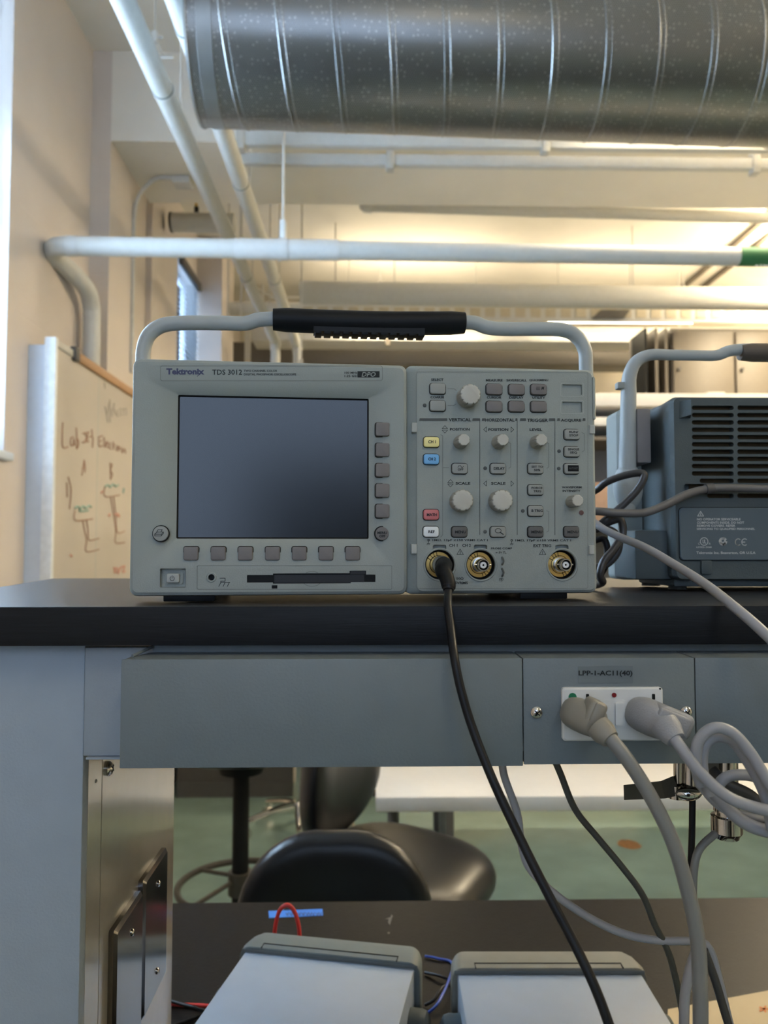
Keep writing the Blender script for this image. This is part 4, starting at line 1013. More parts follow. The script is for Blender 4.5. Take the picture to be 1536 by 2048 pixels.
# keys
def key(C, cx, cy, w_, h_, m, w0=0, hgt=.0026, r=.0016, txt=None, name='button', dome=.0006, parent=scope, tb=.02, icon=None, tm=None, tsh=0):
    s = 3.657 if C is CR else 2.56
    f0 = w0 - hgt
    a = S(*C(cx-w_/2, cy-h_/2), f0); b = S(*C(cx+w_/2, cy+h_/2), f0)
    # dark gap round the key
    e = .0006
    a2 = S(*C(cx-w_/2, cy-h_/2), w0); b2 = S(*C(cx+w_/2, cy+h_/2), w0)
    k = part(name, G().loft([RL(a[0], b[1], b[0], a[1], r, w0+.002), RL(a[0], b[1], b[0], a[1], r, f0+.0008), RL(a[0]+.0003, b[1]+.0003, b[0]-.0003, a[1]-.0003, r, f0+.0002), RL(a[0]+.0010, b[1]+.0010, b[0]-.0010, a[1]-.0010, r*.8, f0)]), m, parent)
    part('button_gap', G().loft([RL(a[0]-e, b[1]-e, b[0]+e, a[1]+e, r+e, w0+.0005), RL(a[0]-e, b[1]-e, b[0]+e, a[1]+e, r+e, w0-.00025)]), m_black, k)
    if txt or icon:
        g = G(); f = fs(f0-.0002, C)
        if txt:
            for t_, x0, y0, x1, y1 in txt: text(g, t_, f, x0, y0, x1, y1, bold=tb, shear=tsh)
        if icon: icon(g, f)
        part('lettering', g, tm or m_ink, k)
    return k
# soft keys on the slopes
for y in (661, 766, 870, 975, 1080): key(CL, 1345, y, 70, 70, m_keydk, w0=.0026, hgt=.0036, r=.0014)
for x in (362, 502, 641, 781, 918, 1055, 1192): key(CL, x, 1298, 74, 70, m_keydk, w0=.0030, hgt=.0036, r=.0014)
def rkey(cx, cy, rr, w0, m, fn):
    c = S3(*CL(cx, cy), w0-.003); R_ = rr/2.56/1540*.605
    k = part('button', G().lathe(c + Vector((0,.005,0)), (0,-1,0), [(0,R_),(.0045,R_),(.0049,R_*.95),(.0050,R_*.85)], n=36), m)
    part('button_gap', G().cyl(c + Vector((0,.0034,0)), c + Vector((0,.0022,0)), R_+.0008, n=36), m_black, k)
    g = G(); fn(g, fs(w0-.0032, CL)); part('lettering', g, m_ink, k)
rkey(1342, 1196, 35, .003, m_keydk, lambda g, f: (text(g, 'MENU', f, 1318, 1185, 1367, 1199, bold=.04), text(g, 'OFF', f, 1328, 1202, 1358, 1216, bold=.04)))
def pr(g, f):
    line(g, f, [(178,1198),(190,1188),(222,1188),(212,1199),(178,1199),(178,1208),(210,1208),(222,1196),(222,1188)], 3)
    line(g, f, [(188,1188),(195,1176),(216,1176),(210,1188)], 3); line(g, f, [(212,1199),(212,1208)], 3)
rkey(207, 1196, 38, .0015, m_key, pr)
# power key
def pw(g, f):
    n = 16; line(g, f, [(267+11*math.sin(t), 1426-11*math.cos(t)) for t in [0.5+5.28*k/n for k in range(n+1)]], 2.4); line(g, f, [(267,1411),(267,1424)], 2.4)
k = key(CL, 270, 1425, 66, 46, m_caselt, w0=.0038, hgt=.0036, r=.0012, name='power_button', icon=pw)
part('power_button_skirt', G().loft(flat(CL, 234, 1398, 322, 1454, .0028, r=.0012, t=.001)), m_case, k)
# flat prints on the left section
g = G(); f = fs(-.00025, CL)
def rr_line(g, f, x0, y0, x1, y1, r, wd, m=4):
    pts = rrect(x0, y0, x1, y1, r, m); line(g, f, pts, wd, True)
rr_line(g, f, 207, 337, 1343, 413, 10, 2.2)
rr_line(g, f, 395, 1360, 1392, 1481, 6, 2.2)
rr_line(g, f, 205, 1375, 336, 1471, 4, 2.0)
line(g, f, [(983+52*math.cos(t), 1428+38*math.sin(t)) for t in [PI+.95+ (PI-1.9)*k/12 for k in range(13)]], 2.2)
line(g, f, [(983+52*math.cos(t), 1428+38*math.sin(t)) for t in [.68+ (PI-1.36)*k/12 for k in range(13)]], 2.2)
part('groove_outline', g, m_line, left)
g = G(); text(g, 'Tektronix', f, 237, 350, 432, 382, bold=.045)
line(g, f, [(396,390),(412,378)], 3)
part('brand_lettering', g, m_navy, left)
g = G(); text(g, 'TDS 3012', f, 472, 356, 625, 383, bold=.015)
text(g, 'TWO CHANNEL COLOR', f, 634, 357, 805, 368, bold=.02); text(g, 'DIGITAL PHOSPHOR OSCILLOSCOPE', f, 634, 375, 902, 386, bold=.02)
text(g, '100 MHz', f, 1150, 367, 1215, 378, bold=.02); text(g, '1.25 GS/s', f, 1150, 383, 1222, 395, bold=.02)
bx = [(1234,364),(1315,364),(1311,397),(1230,397)]
line(g, f, [(1232,380.5),(1313,380.5)], 32)
# ground symbol
line(g, f, [(512,1424),(538,1424),(538,1440),(516,1440),(516,1446)], 3)
line(g, f, [(516,1446),(562,1446)], 3)
for x in (516, 538, 560): line(g, f, [(x,1446),(x-10,1466)], 3)
part('printed_lettering', g, m_ink, left)
g = G(); text(g, 'DPO', fs(-.0004, CL), 1237, 369, 1309, 393, bold=.01, shear=.25); part('badge_lettering', g, m_case, left)

# ---------------- right panel keys (coordinates of the panel close-up)
W0 = WR
def K(cx, cy, w_=112, h_=76, m=m_key, **k): return key(CR, cx, cy, w_, h_, m, w0=W0, r=.0020, **k)
K(278, 281, 114, 80); K(277, 406, 114, 80)
for x, y in ((692,285),(856,287),(692,411),(855,411),(1018,412)): K(x, y, 116, 80, m_keydk)
K(1018, 287, 116, 80, m_keydk, txt=[('M', 1034, 268, 1055, 290)], tb=.04, tsh=.2, icon=lambda g, f: (line(g, f, [(998,272),(1022,272)], 3), line(g, f, [(996,281),(1022,281)], 3), line(g, f, [(998,290),(1022,290)], 3)))
K(232, 672, m=m_yel, txt=[('CH 1', 206, 660, 262, 682)], tb=.03); K(231, 798, m=m_blu, txt=[('CH 2', 206, 786, 262, 808)], tb=.03)
K(230, 1204, m=m_red, txt=[('MATH', 196, 1194, 270, 1215)], tb=.03); K(229, 1329, m=m_wht, txt=[('REF', 208, 1319, 254, 1339)], tb=.03)
K(439, 866, txt=[('OFF', 422, 866, 464, 882)], tb=.03, icon=lambda g, f: line(g, f, [(424,858),(430,846),(444,846),(450,858),(456,862),(464,850)], 3.5))
K(720, 866, txt=[('DELAY', 686, 856, 766, 876)], tb=.03)
K(995, 866, txt=[('SET TO', 962, 846, 1046, 862), ('50%', 980, 869, 1026, 886)], tb=.03)
K(995, 1022, txt=[('FORCE', 962, 1001, 1042, 1017), ('TRIG', 976, 1024, 1032, 1041)], tb=.03)
K(995, 1177, txt=[('B TRIG', 962, 1166, 1044, 1185)], tb=.03)
for x in (437, 995, 1259): K(x, 1330, m=m_keymn, txt=[('MENU', x-34, 1321, x+46, 1341)], tb=.03)
K(1261, 616, txt=[('RUN/', 1238, 592, 1304, 608), ('STOP', 1238, 617, 1304, 633)], tb=.03)
K(1261, 742, txt=[('SINGLE', 1228, 718, 1310, 734), ('SEQ', 1244, 742, 1296, 760)], tb=.03)
kk = K(1259, 867)
part('key_patch', G().loft(flat(CR, 1228, 842, 1308, 888, W0-.0028, t=.0002)), m_black, kk)
g = G(); text(g, 'AUTOSET', fs(W0-.0032, CR), 1236, 857, 1302, 872, bold=.01); part('lettering', g, m_inkg, kk)
def mag(g, f):
    line(g, f, [(718+22*math.cos(t), 1322+16*math.sin(t)) for t in [2*PI*k/16 for k in range(17)]], 3.5); line(g, f, [(734,1334),(754,1348)], 7)
K(720, 1330, icon=mag)
# knobs
def knob(cx, cy, rb, capx, capy, rc_, prot, fl=8):
    c = S3(*CR(cx, cy), W0); s = 1/3.657/1540*.618
    n = 48
    b0 = rb*s; r1 = rc_*s*.975
    ax = (0, -1, 0)
    k = part('knob', G().lathe(c, ax, [(-.001, b0), (prot*.35, b0*.99), (prot*.90, r1*1.02), (prot*.97, r1*.97), (prot, r1*.90)], n=n*2, xdir=(1,0,0), flute=(2, fl, .09)), m_knobs)
    part('knob_cap', G().lathe(c + Vector(ax)*(prot-.0002), ax, [(0, r1*.93), (.0006, r1*.92), (.0010, r1*.84)], n=n*2, xdir=(1,0,0), flute=(0, fl, .09)), m_knob, k)
knob(489, 348, 80, 0, 0, 80, .0135, 10); knob(438, 1106, 80, 0, 0, 82, .0115, 10); knob(722, 1106, 80, 0, 0, 82, .0115, 10)
knob(440, 676, 52, 0, 0, 47, .0150, 8); knob(718, 676, 52, 0, 0, 47, .0150, 8); knob(994, 676, 50, 0, 0, 47, .0150, 8); knob(1252, 1110, 46, 0, 0, 47, .0150, 8)
# hinge windows at the top right: carve
g = G()
for y0, y1 in ((250, 330), (377, 455)):
    cut(right, G().loft(wellbox(CR, 1186, y0, 1332, y1, .0008, W0, .0022)))
    gg = G(); rr_line(gg, fs(W0-.0002, CR), 1176, y0-8, 1344, y1+10, 12, 3); part('window_rim', gg, m_caselt, right)
# BNC wells
BN = [(290, 1568), (592, 1568), (1192, 1568)]
BN = [(288, 1570), (588, 1572), (1183, 1570)]
for cx, cy in BN:
    c = S3(*CR(cx+4, cy), W0)
    cut(right, G().cyl(c - Vector((0,.004,0)), c + Vector((0,.009,0)), .01200, n=48))
    a = S(*CR(cx-48, 1424), W0); b = S(*CR(cx+50, 1500), W0)
    cut(right, G().loft([RL(a[0], b[1], b[0], a[1], .0016, W0-.004), RL(a[0], b[1], b[0], a[1], .0016, W0+.0045)]))
for i, (cx, cy) in enumerate(BN):
    c = S3(*CR(cx+4, cy), W0); s = 1
    bn = part('bnc_connector', G().lathe(c + Vector((0,.0089,0)), (0,-1,0), [(0,.0119),(.0006,.0119),(.0008,.0112)], n=48), m_black)
    part('well_wall', G().lathe(c + Vector((0,.0088,0)), (0,-1,0), [(0,.01195),(.0060,.01195)], n=48, cap0=False, cap1=False), m_black, bn)
    part('well_rim', G().lathe(c, (0,-1,0), [(-.0015,.0121),(.0002,.0121),(.0006,.0127),(.0006,.0131),(0,.0137)], n=64, cap0=False, cap1=False), m_case, bn)
    g = G().loft([[c + Vector((0,.0060 if q else .0070,0)) + Vector((math.cos(2*PI*k/48), 0, math.sin(2*PI*k/48)))*rr_ for k in range(48)] for q, rr_ in ((0,.0103),(1,.0103),(1,.0062),(0,.0062))], closed=True)
    gr = part('gold_ring', g, m_gold, bn)
    g = G()
    for base in (100, 280+8):
        for da in (0, 16, 32, 50):
            t = math.radians(base + da); d_ = Vector((math.cos(t), 0, math.sin(t))); e_ = Vector((-d_.z, 0, d_.x))
            p0 = c + d_*.0066; p1 = c + d_*.0104
            g.hull8([x + e_*sy*.0002 + Vector((0, yy, 0)) for x in (p0, p1) for sy in (-1, 1) for yy in (.0057, .0061)])
    part('ring_notch', g, m_black, gr)
    part('ring_groove', G().lathe(c + Vector((0,.0059,0)), (0,-1,0), [(0,.0076),(.0002,.0075),(.0002,.0072),(0,.0071)], n=48, cap0=False, cap1=False), m_black, gr)
    part('barrel', G().lathe(c + Vector((0,.0065,0)), (0,-1,0), [(0,.0062),(.0015,.0062),(.0016,.0051),(.0155,.0050),(.0160,.0047),(.0160,.0041),(.0100,.0040)], n=40, cap1=False), m_nickel, bn)
    part('barrel_floor', G().cyl(c + Vector((0,-.0030,0)), c + Vector((0,-.0034,0)), .0041, n=32), m_black, bn)
    part('bayonet_pin', G().cyl(c + Vector((-.0068,-.006,.0002)), c + Vector((-.004,-.006,.0002)), .0009, n=12).cyl(c + Vector((.0068,-.006,.0)), c + Vector((.004,-.006,.0)), .0009, n=12), m_nickel, bn)
    part('insulator', G().lathe(c + Vector((0,-.0030,0)), (0,-1,0), [(0,.0026),(.0058,.0026),(.0058,.0009),(.003,.0009)], n=28, cap1=False), m_ptfe, bn)
    part('centre_pin', G().cyl(c + Vector((0,-.0030,0)), c + Vector((0,-.0078,0)), .0009, n=12), m_black, bn)
# latch squares and side details
for x, y, h_ in ((103, 568, 72), (100, 1455, 72), (1402, 582, 66), (1398, 1462, 66)):
    wf = WR
    part('latch_tab', G().loft(list(reversed([RL(*(lambda a, b: (a[0], b[1], b[0], a[1]))(S(*CR(x-19+i, y-h_/2+i), wf), S(*CR(x+21-i, y+h_/2-i), wf)), .0006, w_) for i, w_ in ((0, wf+.002), (0, wf-.0010), (4, wf-.0015))]))), m_caselt)
a = S(*CR(1408, 196), WR); b = S(*CR(1462, 508), WR)
part('side_grip', G().loft([RL(a[0], b[1], SW+.0006, a[1], .0014, .036), RL(a[0], b[1], SW+.0006, a[1], .0014, WR+.002), RL(a[0], b[1], SW-.001, a[1], .0014, WR-.0004)]), m_case)
# prints
f = fs(W0-.00025, CR)
g = G()
rr_line(g, f, 122, 160, 1374, 1745, 14, 2.2); 
part('groove_outline', g, m_line, right)
g = G()
for s_, x0, y0, x1, y1 in (('SELECT',228,208,318,226),('COARSE',223,336,322,354),('MEASURE',628,212,750,230),('SAVE/RECALL',779,212,926,230),('QUICKMENU',946,212,1084,230),('CURSOR',635,338,742,356),('DISPLAY',800,339,904,357),('UTILITY',968,340,1062,358),
    ('WAVEFORM',1184,996,1328,1012),('INTENSITY',1190,1022,1320,1038)): text(g, s_, f, x0, y0, x1, y1, bold=.03)
for s_, x0, y0, x1, y1 in (('POSITION',365,570,510,590),('POSITION',646,572,792,592),('LEVEL',948,573,1040,592),('SCALE',407,965,514,985),('SCALE',666,965,772,986),('VERTICAL',356,498,520,522),('HORIZONTAL',624,500,838,524),('TRIGGER',930,502,1082,526),('ACQUIRE',1176,504,1326,527)): text(g, s_, f, x0, y0, x1, y1, bold=.03)
for s_, x0, y0, x1, y1 in (('1M\u03a9, 13pF \u2264150 VRMS CAT I',238,1382,642,1402),('1M\u03a9, 17pF \u2264150 VRMS CAT I',845,1384,1250,1404),('CH 1',360,1418,420,1440),('CH 2',456,1418,518,1440),('EXT TRIG',976,1420,1106,1442),('PROBE COMP',666,1444,820,1458),('\u2248 5V',700,1474,748,1488),('50\u03a9',412,1662,464,1680),('5VRMS',400,1694,496,1712)): text(g, s_, f, x0, y0, x1, y1, bold=.02)
line(g, f, [(756,1488),(756,1474),(768,1474),(768,1488),(778,1488)], 2.5)
for cx, cy in ((209,1390),(817,1392)):
    line(g, f, [(cx+6*math.cos(t), cy+6*math.sin(t)) for t in [2*PI*k/10 for k in range(11)]], 4); line(g, f, [(cx,cy+6),(cx,cy+22)], 3); line(g, f, [(cx-10,cy+26),(cx+10,cy+26)], 3)
    for q in (-8, 0, 8): line(g, f, [(cx+q,cy+26),(cx+q-4,cy+34)], 2.5)
for cx in (440, 1043):
    line(g, f, [(cx-24,1496),(cx+24,1496),(cx,1456)], 3.2, True); line(g, f, [(cx,1472),(cx,1486)], 4); line(g, f, [(cx,1489),(cx,1491)], 4)
for y in (580, 975):
    line(g, f, [(612,y+1),(632,y-18),(632,y+20)], 2.8, True); line(g, f, [(832,y+2),(812,y-17),(812,y+21)], 2.8, True)
for x, y in ((328,580),(369,974)):
    line(g, f, [(x-20,y-5),(x+20,y-5),(x,y-27)], 2.8, True); line(g, f, [(x-20,y+6),(x+20,y+6),(x,y+28)], 2.8, True)
line(g, f, [(740,1692),(740,1672),(728,1672),(752,1672)], 3)
for q in (728, 740, 752): line(g, f, [(q+4,1672),(q-2,1688)], 2.5)
part('printed_lettering', g, m_ink, right)
g = G()
for x0, x1 in ((140,346),(528,584),(598,622),(842,858),(876,922),(1088,1134),(1148,1170),(1334,1356)): g.add([f(x0+4,499), f(x1,499), f(x1,519), f(x0,519)], [(0,1,2,3)])
for x in (584, 857, 1133): line(g, f, [(x,505),(x,1350)], 4.5)
part('section_bars', g, m_inkg, right)
g = G()
line(g, f, [(298,620),(312,626),(312,1352),(298,1368)], 3.5); line(g, f, [(312,860),(356,860)], 3.5)
line(g, f, [(350,283),(395,283),(412,296)], 3.5); line(g, f, [(350,406),(392,406),(410,396)], 3.5)
line(g, f, [(796,676),(810,684),(810,855),(796,866)], 3.0); line(g, f, [(1072,676),(1088,684),(1088,855),(1074,866)], 3.0)
line(g, f, [(1330,604),(1348,612),(1348,734),(1332,746)], 3.0); line(g, f, [(1072,1175),(1088,1182),(1088,1322),(1072,1332)], 3.0)
part('bracket_lines', g, m_line, right)
g = G()
for x, y in ((180,405),(623,865),(1163,740),(1161,867),(898,1177),(622,1329)):
    c = S3(*CR(x, y), W0); g.lathe(c, (0,-1,0), [(-.0004,.0016),(.0004,.0015),(.0007,.0008)], n=16)
part('indicator_lamps', g, m_inkg, right)['kind'] = 'stuff'
c = S3(*CR(1326, 1190), W0); part('sensor_dot', G().lathe(c, (0,-1,0), [(-.0004,.0021),(.0004,.0020),(.0006,.0012)], n=20), mat('dot_brown', (.10,.045,.04), rough=.5), right)
for y in (1548, 1632):
    c0 = S3(*CR(748, y-32), W0-.0004); c1 = S3(*CR(748, y+22), W0-.0004)
    part('probe_terminal', G().tube([c0 + Vector((0,.001,0)), c0 + Vector((0,-.0014,-.0008)), (c0+c1)/2 + Vector((.0006,-.0018,0)), c1 + Vector((0,-.0014,.0008)), c1 + Vector((0,.001,0))], .0008, n=8), m_inkg)
# feet
for x in (.045, SW-.045):
    for y in (.018, .128): part('foot', G().box(x-.020, x+.020, y-.012, y+.012, 0.0001, vb+.004, bev=.001), m_rubber)
# carry handle
WH = .068
hp = [(286,1000),(286,850),(286,735),(287,700),(298,670),(325,651),(370,646),(440,646),(490,647),(515,640),(545,638)]
hq = [(929,645),(950,646),(975,655),(1010,658),(1075,658),(1125,660),(1152,672),(1168,696),(1172,730),(1172,850),(1172,1000)]
g = G(); pts = [S3(a, b, WH) for a, b in hp + [(572,638),(640,640),(740,642),(840,643),(900,645)] + hq]; g.tube(pts, .0064, n=16, sub=6)
h = part('handle', g, m_handle)
ga, gb = S3(546, 639, WH), S3(929, 646, WH)
mid = (ga + gb)/2 + Vector((0, 0, -.0005))
loops = []
for k in range(15):
    t = k/14; c = ga*(1-t) + gb*t + Vector((0,0,-.0016*math.sin(PI*t)))
    rr_ = .0106 * (.90 if k in (0, 14) else 1)
    loops.append([c + Vector((0, math.cos(2*PI*j/24)*rr_*1.0, math.sin(2*PI*j/24)*rr_)) for j in range(24)])
gp = part('grip', G().loft(loops), m_rubber, h)
g = G()
for k in range(12):
    a = S3(636 + k*18.6, 668 + k*.45, WH); g.box(a.x-.0030, a.x+.0030, WH-.008, WH+.008, a.z-.0016, a.z+.004, bev=.0005)
a = S3(627, 664, WH); b = S3(847, 670, WH); g.hull8([Vector((x, y, z)) for x, zz_ in ((a.x, a.z), (b.x, b.z)) for y in (WH-.0082, WH+.0082) for z in (zz_-.0012, zz_+.006)])
part('finger_ridges', g, m_rubber, gp)
for px, sgn in ((252, -1), (1203, 1)):
    c = S3(px, 968, .05); c.x = (-.0035 if sgn < 0 else SW+.0035)
    part('handle_pivot', G().lathe(Vector((.006 if sgn < 0 else SW-.006, .066, c.z)), (sgn,0,0), [(0,.022),(.012,.022),(.0155,.018),(.017,.010)], n=32), m_handle, h)
# ---- probe cable on channel 1
def SWd(px, py, w_): return SM @ S3(px, py, w_)
bc = SM @ (S3(*CR(BN[0][0]+4, BN[0][1]), W0))
nrm = SM.to_3x3() @ Vector((0,-1,0))
pr_ = thing('probe_cable', 'black coaxial probe cable plugged into channel 1 and hanging over the shelf', 'cable', bc)
path = [P(897,1176,Y=.571), P(896,1192,Y=.562), P(896,1215,Y=.550), P(902,1260,Y=.541), P(908,1310,Y=.525), P(922,1380,Y=.520), P(948,1465,Y=.515), P(990,1570,Y=.505), P(1042,1680,Y=.495), P(1092,1780,Y=.485), P(1145,1880,Y=.475), P(1190,1975,Y=.465), P(1225,2070,Y=.458), P(1265,2200,Y=.455)]
link('cord', G().tube(path, .0030, n=14), m_cordb, pr_)
link('collar', G().lathe(bc + nrm*.001, nrm, [(0,.0070),(.001,.0073),(.008,.0073),(.0088,.0068),(.0115,.0068),(.0125,.0062)], n=36), m_nickel, pr_)
bt = [bc + nrm*.0118, bc + nrm*.020, P(886,1141,Y=.580), P(893,1155,Y=.574), P(897,1170,Y=.571), P(897,1177,Y=.570)]
link('boot', G().tube(bt, [.0064,.0063,.0062,.0056,.0054,.0050], n=20, sub=6), m_rubber, pr_)
link('strain_relief', G().tube([P(896,1165,Y=.571), P(897,1173,Y=.570), P(897,1181,Y=.568)], [.0046,.0050,.0038], n=18, sub=4), m_cordb, pr_)

# ================================================================ SECOND OSCILLOSCOPE (its back towards us)
YR2 = .757
c2 = P(1345, 1160, Y=YR2)
s2 = thing('oscilloscope', 'second oscilloscope at the right, showing its blue-grey vented back', 'oscilloscope', (.475, .80, ZS))
zt2 = P(1450, 793, Y=YR2).z; zb2 = P(1450, 1160, Y=YR2).z
xl2 = P(1345, 900, Y=YR2).x; xr2 = .95 - xl2
xf0 = P(1290, 900, Y=.825).x; xf1 = .95 - xf0
def RW(x0, z0, x1, z1, r, y, n=5): return [Vector((a, y, b)) for a, b in rrect(x0, z0, x1, z1, r, n)]
fb0 = P(1232, 900, Y=.845).x; fb1 = .95 - fb0; ztf = P(1240, 820, Y=.845).z
link('front_housing', G().loft([RW(fb0+.004, zb2-.001, fb1-.004, ztf-.002, .006, .838), RW(fb0, zb2-.003, fb1, ztf, .006, .843), RW(fb0, zb2-.003, fb1, ztf, .006, .878), RW(fb0+.003, zb2, fb1-.003, ztf-.003, .005, .882)]), m_case, s2)
sh = link('rear_shell', G().loft([RW(xf0, zb2, xf1, zt2, .008, .842), RW(xf0+.004, zb2, xf1-.004, zt2, .008, .80), RW(xl2-.001, zb2, xr2+.001, zt2, .007, YR2+.005), RW(xl2+.002, zb2+.001, xr2-.002, zt2-.001, .006, YR2)]), m_shell, s2)
link('side_pad', G().box(P(1268,900,Y=.80).x, P(1296,900,Y=.80).x, .790, .836, P(1300,928,Y=.8).z, zt2-.006, bev=.002), mat('side_pad_mauve', (.17,.165,.17), rough=.6), s2)
link('skirt', G().box(P(1241,1150,Y=.82).x, xr2, .775, .842, zb2-.0005, P(1241,1062,Y=.82).z, bev=.003), m_shell, s2)
def C2(x, y): return (1180 + x/3.413, 640 + y/3.413)
f2 = lambda w_: (lambda a, b: P(*C2(a, b), Y=YR2 - w_))
rows = [599,649,699,749,799,849,899,948,998,1048]
g = G()
colx = [(695,982),(1005,1290),(1312,1600),(1622,1910)]
cuts = G()
for y in rows + [1098, 1200]:
    for i, (a, b) in enumerate(colx):
        if y == 1098 and i == 0: a = 748
        if y == 1200 and i == 0: a = 800
        p, q = f2(0)(a, y-16), f2(0)(b, y+16)
        if q.x > xr2-.01: continue
        cuts.loft([RW(p.x, q.z, q.x, p.z, .0026, YR2-.004), RW(p.x, q.z, q.x, p.z, .0026, YR2+.012)])
p, q = f2(0)(640, 1118), f2(0)(845, 1172)
cuts2 = G().loft([RW(p.x, q.z, q.x, p.z, .003, YR2-.004), RW(p.x, q.z, q.x, p.z, .003, YR2+.010)])
def toloc(g): g.v = [INV[s2.name] @ v for v in g.v]; return g
cut(sh, toloc(cuts)); cut(sh, toloc(cuts2))
for i in range(len(rows)):
    pass
a, b = f2(0)(690, 580), f2(0)(1910, 1220)
link('vent_backing', G().box(a.x, min(b.x, xr2-.012), YR2+.0085, YR2+.0098, b.z, a.z), m_vent, sh)
a, b = f2(0)(612, 555), f2(0)(690, 672)
link('rear_stop', G().hull8([(a.x-.001, YR2, b.z), (a.x, YR2, a.z), (a.x-.001, YR2+.002, b.z), (a.x, YR2+.002, a.z), (b.x-.004, YR2-.010, b.z+.002), (b.x-.004, YR2-.010, a.z), (b.x, YR2+.002, b.z), (b.x, YR2+.002, a.z)]), m_shell, s2)
# rear service door with print
a, b = f2(0)(605, 1282), f2(0)(1900, 1640)
dr = link('service_door', G().loft([RW(a.x, b.z, b.x, a.z, .004, YR2+.001), RW(a.x, b.z, b.x, a.z, .004, YR2-.0012), RW(a.x+.0008, b.z+.0008, b.x-.0008, a.z-.0008, .0034, YR2-.002)]), mat('door_blue_grey', (.075,.105,.125), rough=.55, var=.04), s2)
g = G(); ff = f2(.0003); 
rl = rrect(a.x-.0007, b.z-.0007, b.x+.0007, a.z+.0007, .0045, 5)
link('door_gap', G().loft([[Vector((x, YR2-.0002, z)) for x, z in rl], [Vector((x, YR2-.00045, z)) for x, z in rl]]), m_black, s2)
a, b = f2(0)(752, 1642), f2(0)(826, 1735)
link('door_latch', G().box(a.x, b.x, YR2-.003, YR2+.002, b.z, a.z, bev=.0008), m_shell, s2)
g = G(); f = f2(.0024)
text(g, 'NO OPERATOR SERVICEABLE', f, 730, 1352, 1028, 1368, bold=.02); text(g, 'COMPONENTS INSIDE. DO NOT', f, 730, 1375, 1052, 1391, bold=.02)
text(g, 'REMOVE COVERS. REFER', f, 730, 1397, 992, 1412, bold=.02); text(g, 'SERVICING TO QUALIFIED PERSONNEL', f, 728, 1419, 1126, 1435, bold=.02)
text(g, 'Tektronix Inc. Beaverton, OR U.S.A', f, 726, 1580, 1130, 1600, bold=.02); text(g, 'LISTED 3X68', f, 726, 1545, 830, 1556, bold=.02)
line(g, f, [(735,1338),(775,1338),(755,1306)], 4, True); line(g, f, [(755,1318),(755,1332)], 4)
line(g, f, [(779+26*math.cos(t), 1512+26*math.sin(t)) for t in [2*PI*k/20 for k in range(21)]], 5); text(g, 'UL', f, 768, 1498, 792, 1526, bold=.03)
text(g, 'C', f, 738, 1520, 750, 1534); text(g, 'R', f, 812, 1520, 824, 1534)
line(g, f, [(908+20*math.cos(t), 1512+20*math.sin(t)) for t in [.3+5.2*k/16 for k in range(17)]], 16); line(g, f, [(898,1512),(908,1526),(926,1494)], 6)
line(g, f, [(1012+20*math.cos(t), 1516+22*math.sin(t)) for t in [1.0+4.3*k/14 for k in range(15)]], 6)
line(g, f, [(1056+20*math.cos(t), 1516+22*math.sin(t)) for t in [1.0+4.3*k/14 for k in range(15)]], 6); line(g, f, [(1038,1516),(1056,1516)], 6)
link('door_lettering', g, m_prwh, dr)
link('gap_shade_block', G().box(xl2+.004, xr2-.004, YR2+.012, .872, ZS+.0035, zb2+.001, bev=.002), m_shell, s2)  # added block, fills the lit gap so the underside reads as shade
c = P(1355, 1170, Y=.79)
for x in (c.x, .95-c.x):
    link('foot', G().cyl((x, .79, ZS+.0002), (x, .79, zb2+.002), .009, n=20), m_shell, s2)
    link('foot', G().cyl((x, .865, ZS+.0002), (x, .865, zb2+.002), .010, n=20), m_shell, s2)
# handle of the second scope
Yh = .797
hp = [(1253,1030),(1254,960),(1256,880),(1257,790),(1259,752),(1272,724),(1300,710),(1340,710),(1390,711),(1432,711),(1458,702),(1485,699),(1515,698),(1600,698)]
RR_ = [.0092,.0090,.0086,.0080,.0074,.0066,.0060,.0057,.0056,.0057,.0060,.0062,.006,.006]
mx_ = lambda v: Vector((.95 - v.x, v.y, v.z))
pts = [P(a, b, Y=Yh) for a, b in hp]; pts = pts + [mx_(p) for p in reversed(pts)]
g = G(); g.tube(pts, RR_ + RR_[::-1], n=16, sub=5)
h2 = link('handle', g, m_handle, s2)
ga = P(1480, 705, Y=Yh); gb = mx_(ga)
loops = []
for k in range(13):
    t = k/12; c = ga*(1-t) + gb*t; r_ = .0098*(.85 if k in (0,12) else 1)
    loops.append([c + Vector((0, math.cos(2*PI*j/24)*r_, math.sin(2*PI*j/24)*r_)) for j in range(24)])
link('grip', G().loft(loops), m_gripbr, h2)
for sgn in (-1, 1):
    c = P(1256, 974, Y=Yh); 
    if sgn > 0: c = mx_(c)
    link('pivot_paddle', G().sphere(c, .0155, (1.0, .8, 1.62), n=16), m_handle, h2)
c = P(1240, 772, Y=Yh); link('handle_stop', G().box(c.x-.004, c.x+.006, Yh-.005, Yh+.005, c.z-.0035, c.z+.0035, bev=.001), m_case, h2)

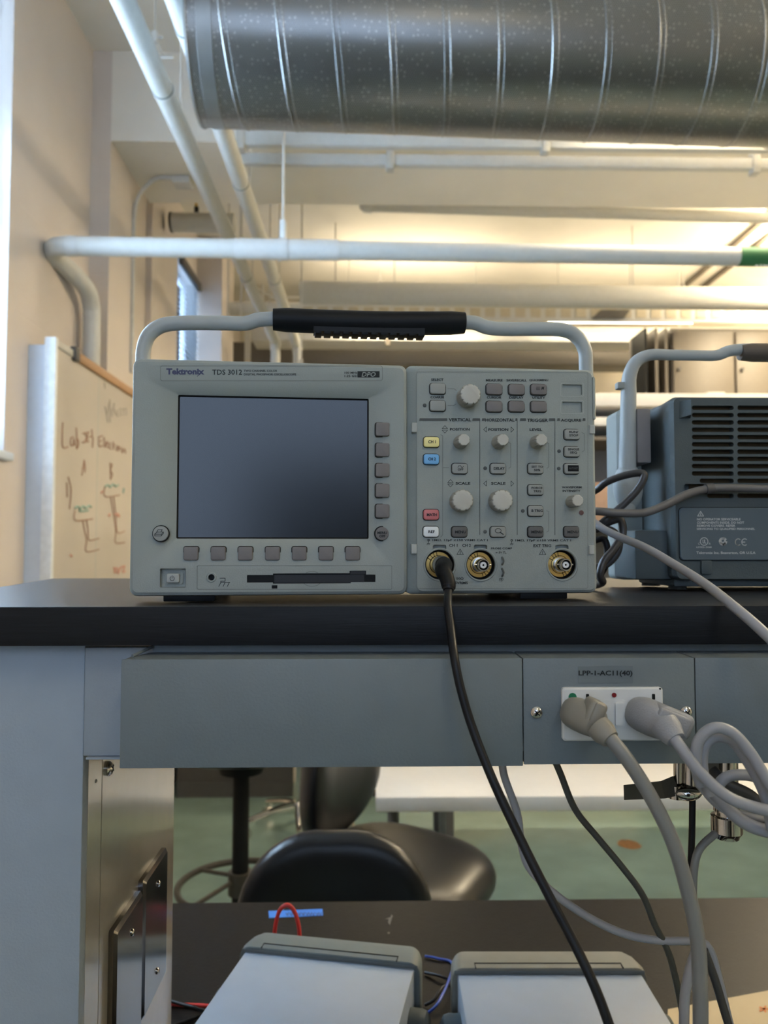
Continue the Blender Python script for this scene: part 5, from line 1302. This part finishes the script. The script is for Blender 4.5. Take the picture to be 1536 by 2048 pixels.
# ================================================================ CABLES BETWEEN THE SCOPES
cable('power_cord', 'dark grey cord looping over the pivot of the second oscilloscope', [(1150,1000,.80), (1192,980,.775), (1212,965,.765), (1245,952,.755), (1280,946,.745), (1288,955,.742), (1270,985,.745), (1235,1020,.75), (1205,1045,.752), (1185,1060,.78)], .0037, m_cordd, 'cord')
cable('power_cord', 'dark grey cord running level behind the scope to the second scope back', [(1160,1022,.76), (1200,1023,.742), (1240,1026,.738), (1290,1025,.738), (1335,1008,.740), (1375,988,.744), (1415,978,.748), (1450,976,.748), (1500,977,.748), (1560,980,.745), (1600,990,.748), (1630,1010,.758)], .0040, mat('cord_mid_grey', (.13,.125,.12), rough=.42), 'cord')
o = link('cord_clip', G().cyl(P(1411,978,Y=.7475), P(1426,977,Y=.7480), .0052, n=20), m_dark); tag(o, 'dark clip holding the level cord on the second scope', 'clip')
cable('grey_cable', 'long light grey cable sloping down over the shelf edge at the right', [(1150,1010,.78), (1195,1050,.73), (1235,1072,.70), (1290,1095,.66), (1350,1130,.62), (1410,1168,.575), (1470,1215,.53), (1520,1258,.505), (1560,1300,.495), (1620,1390,.49), (1655,1520,.50), (1660,1700,.52), (1640,1900,.56), (1600,2050,.75)], .0036, m_cordl)
cable('power_cord', 'dark cord hanging in a coil low between the two scopes', [(1190,1060,.77), (1215,1045,.765), (1240,1040,.762), (1245,1068,.762), (1228,1098,.758), (1208,1122,.756), (1200,1150,.756), (1204,1165,.765), (1180,1172,.80)], .0040, m_cordd, 'cord')
cable('power_cord', 'second dark cord of the coil standing low between the two scopes', [(1190,1135,.78), (1215,1128,.775), (1235,1105,.772), (1238,1078,.772), (1222,1060,.775), (1198,1058,.785)], .0036, m_cordd, 'cord')
cable('power_cord', 'innermost dark cord of the coil low between the two scopes', [(1180,1085,.80), (1205,1078,.795), (1214,1095,.792), (1212,1125,.792), (1200,1148,.795), (1180,1155,.80)], .0036, m_cordb, 'cord')

# ================================================================ BEHIND THE CAMERA: added block, mirrored as the viewer's dark shape in the screen
root = thing('screen_reflection_block', 'unseen dark block added behind the viewer to give the screen its dark reflection', 'cabinet', (.35, -.9, 0))
link('body', G().box(-.08, .55, -1.5, -.9, 0, ZC+.25, bev=.03), m_vinyl, root)
for x in (.35,): link('block_seam', G().box(x-.002, x+.002, -.9005, -.8985, .08, ZC+.1), m_black, root)
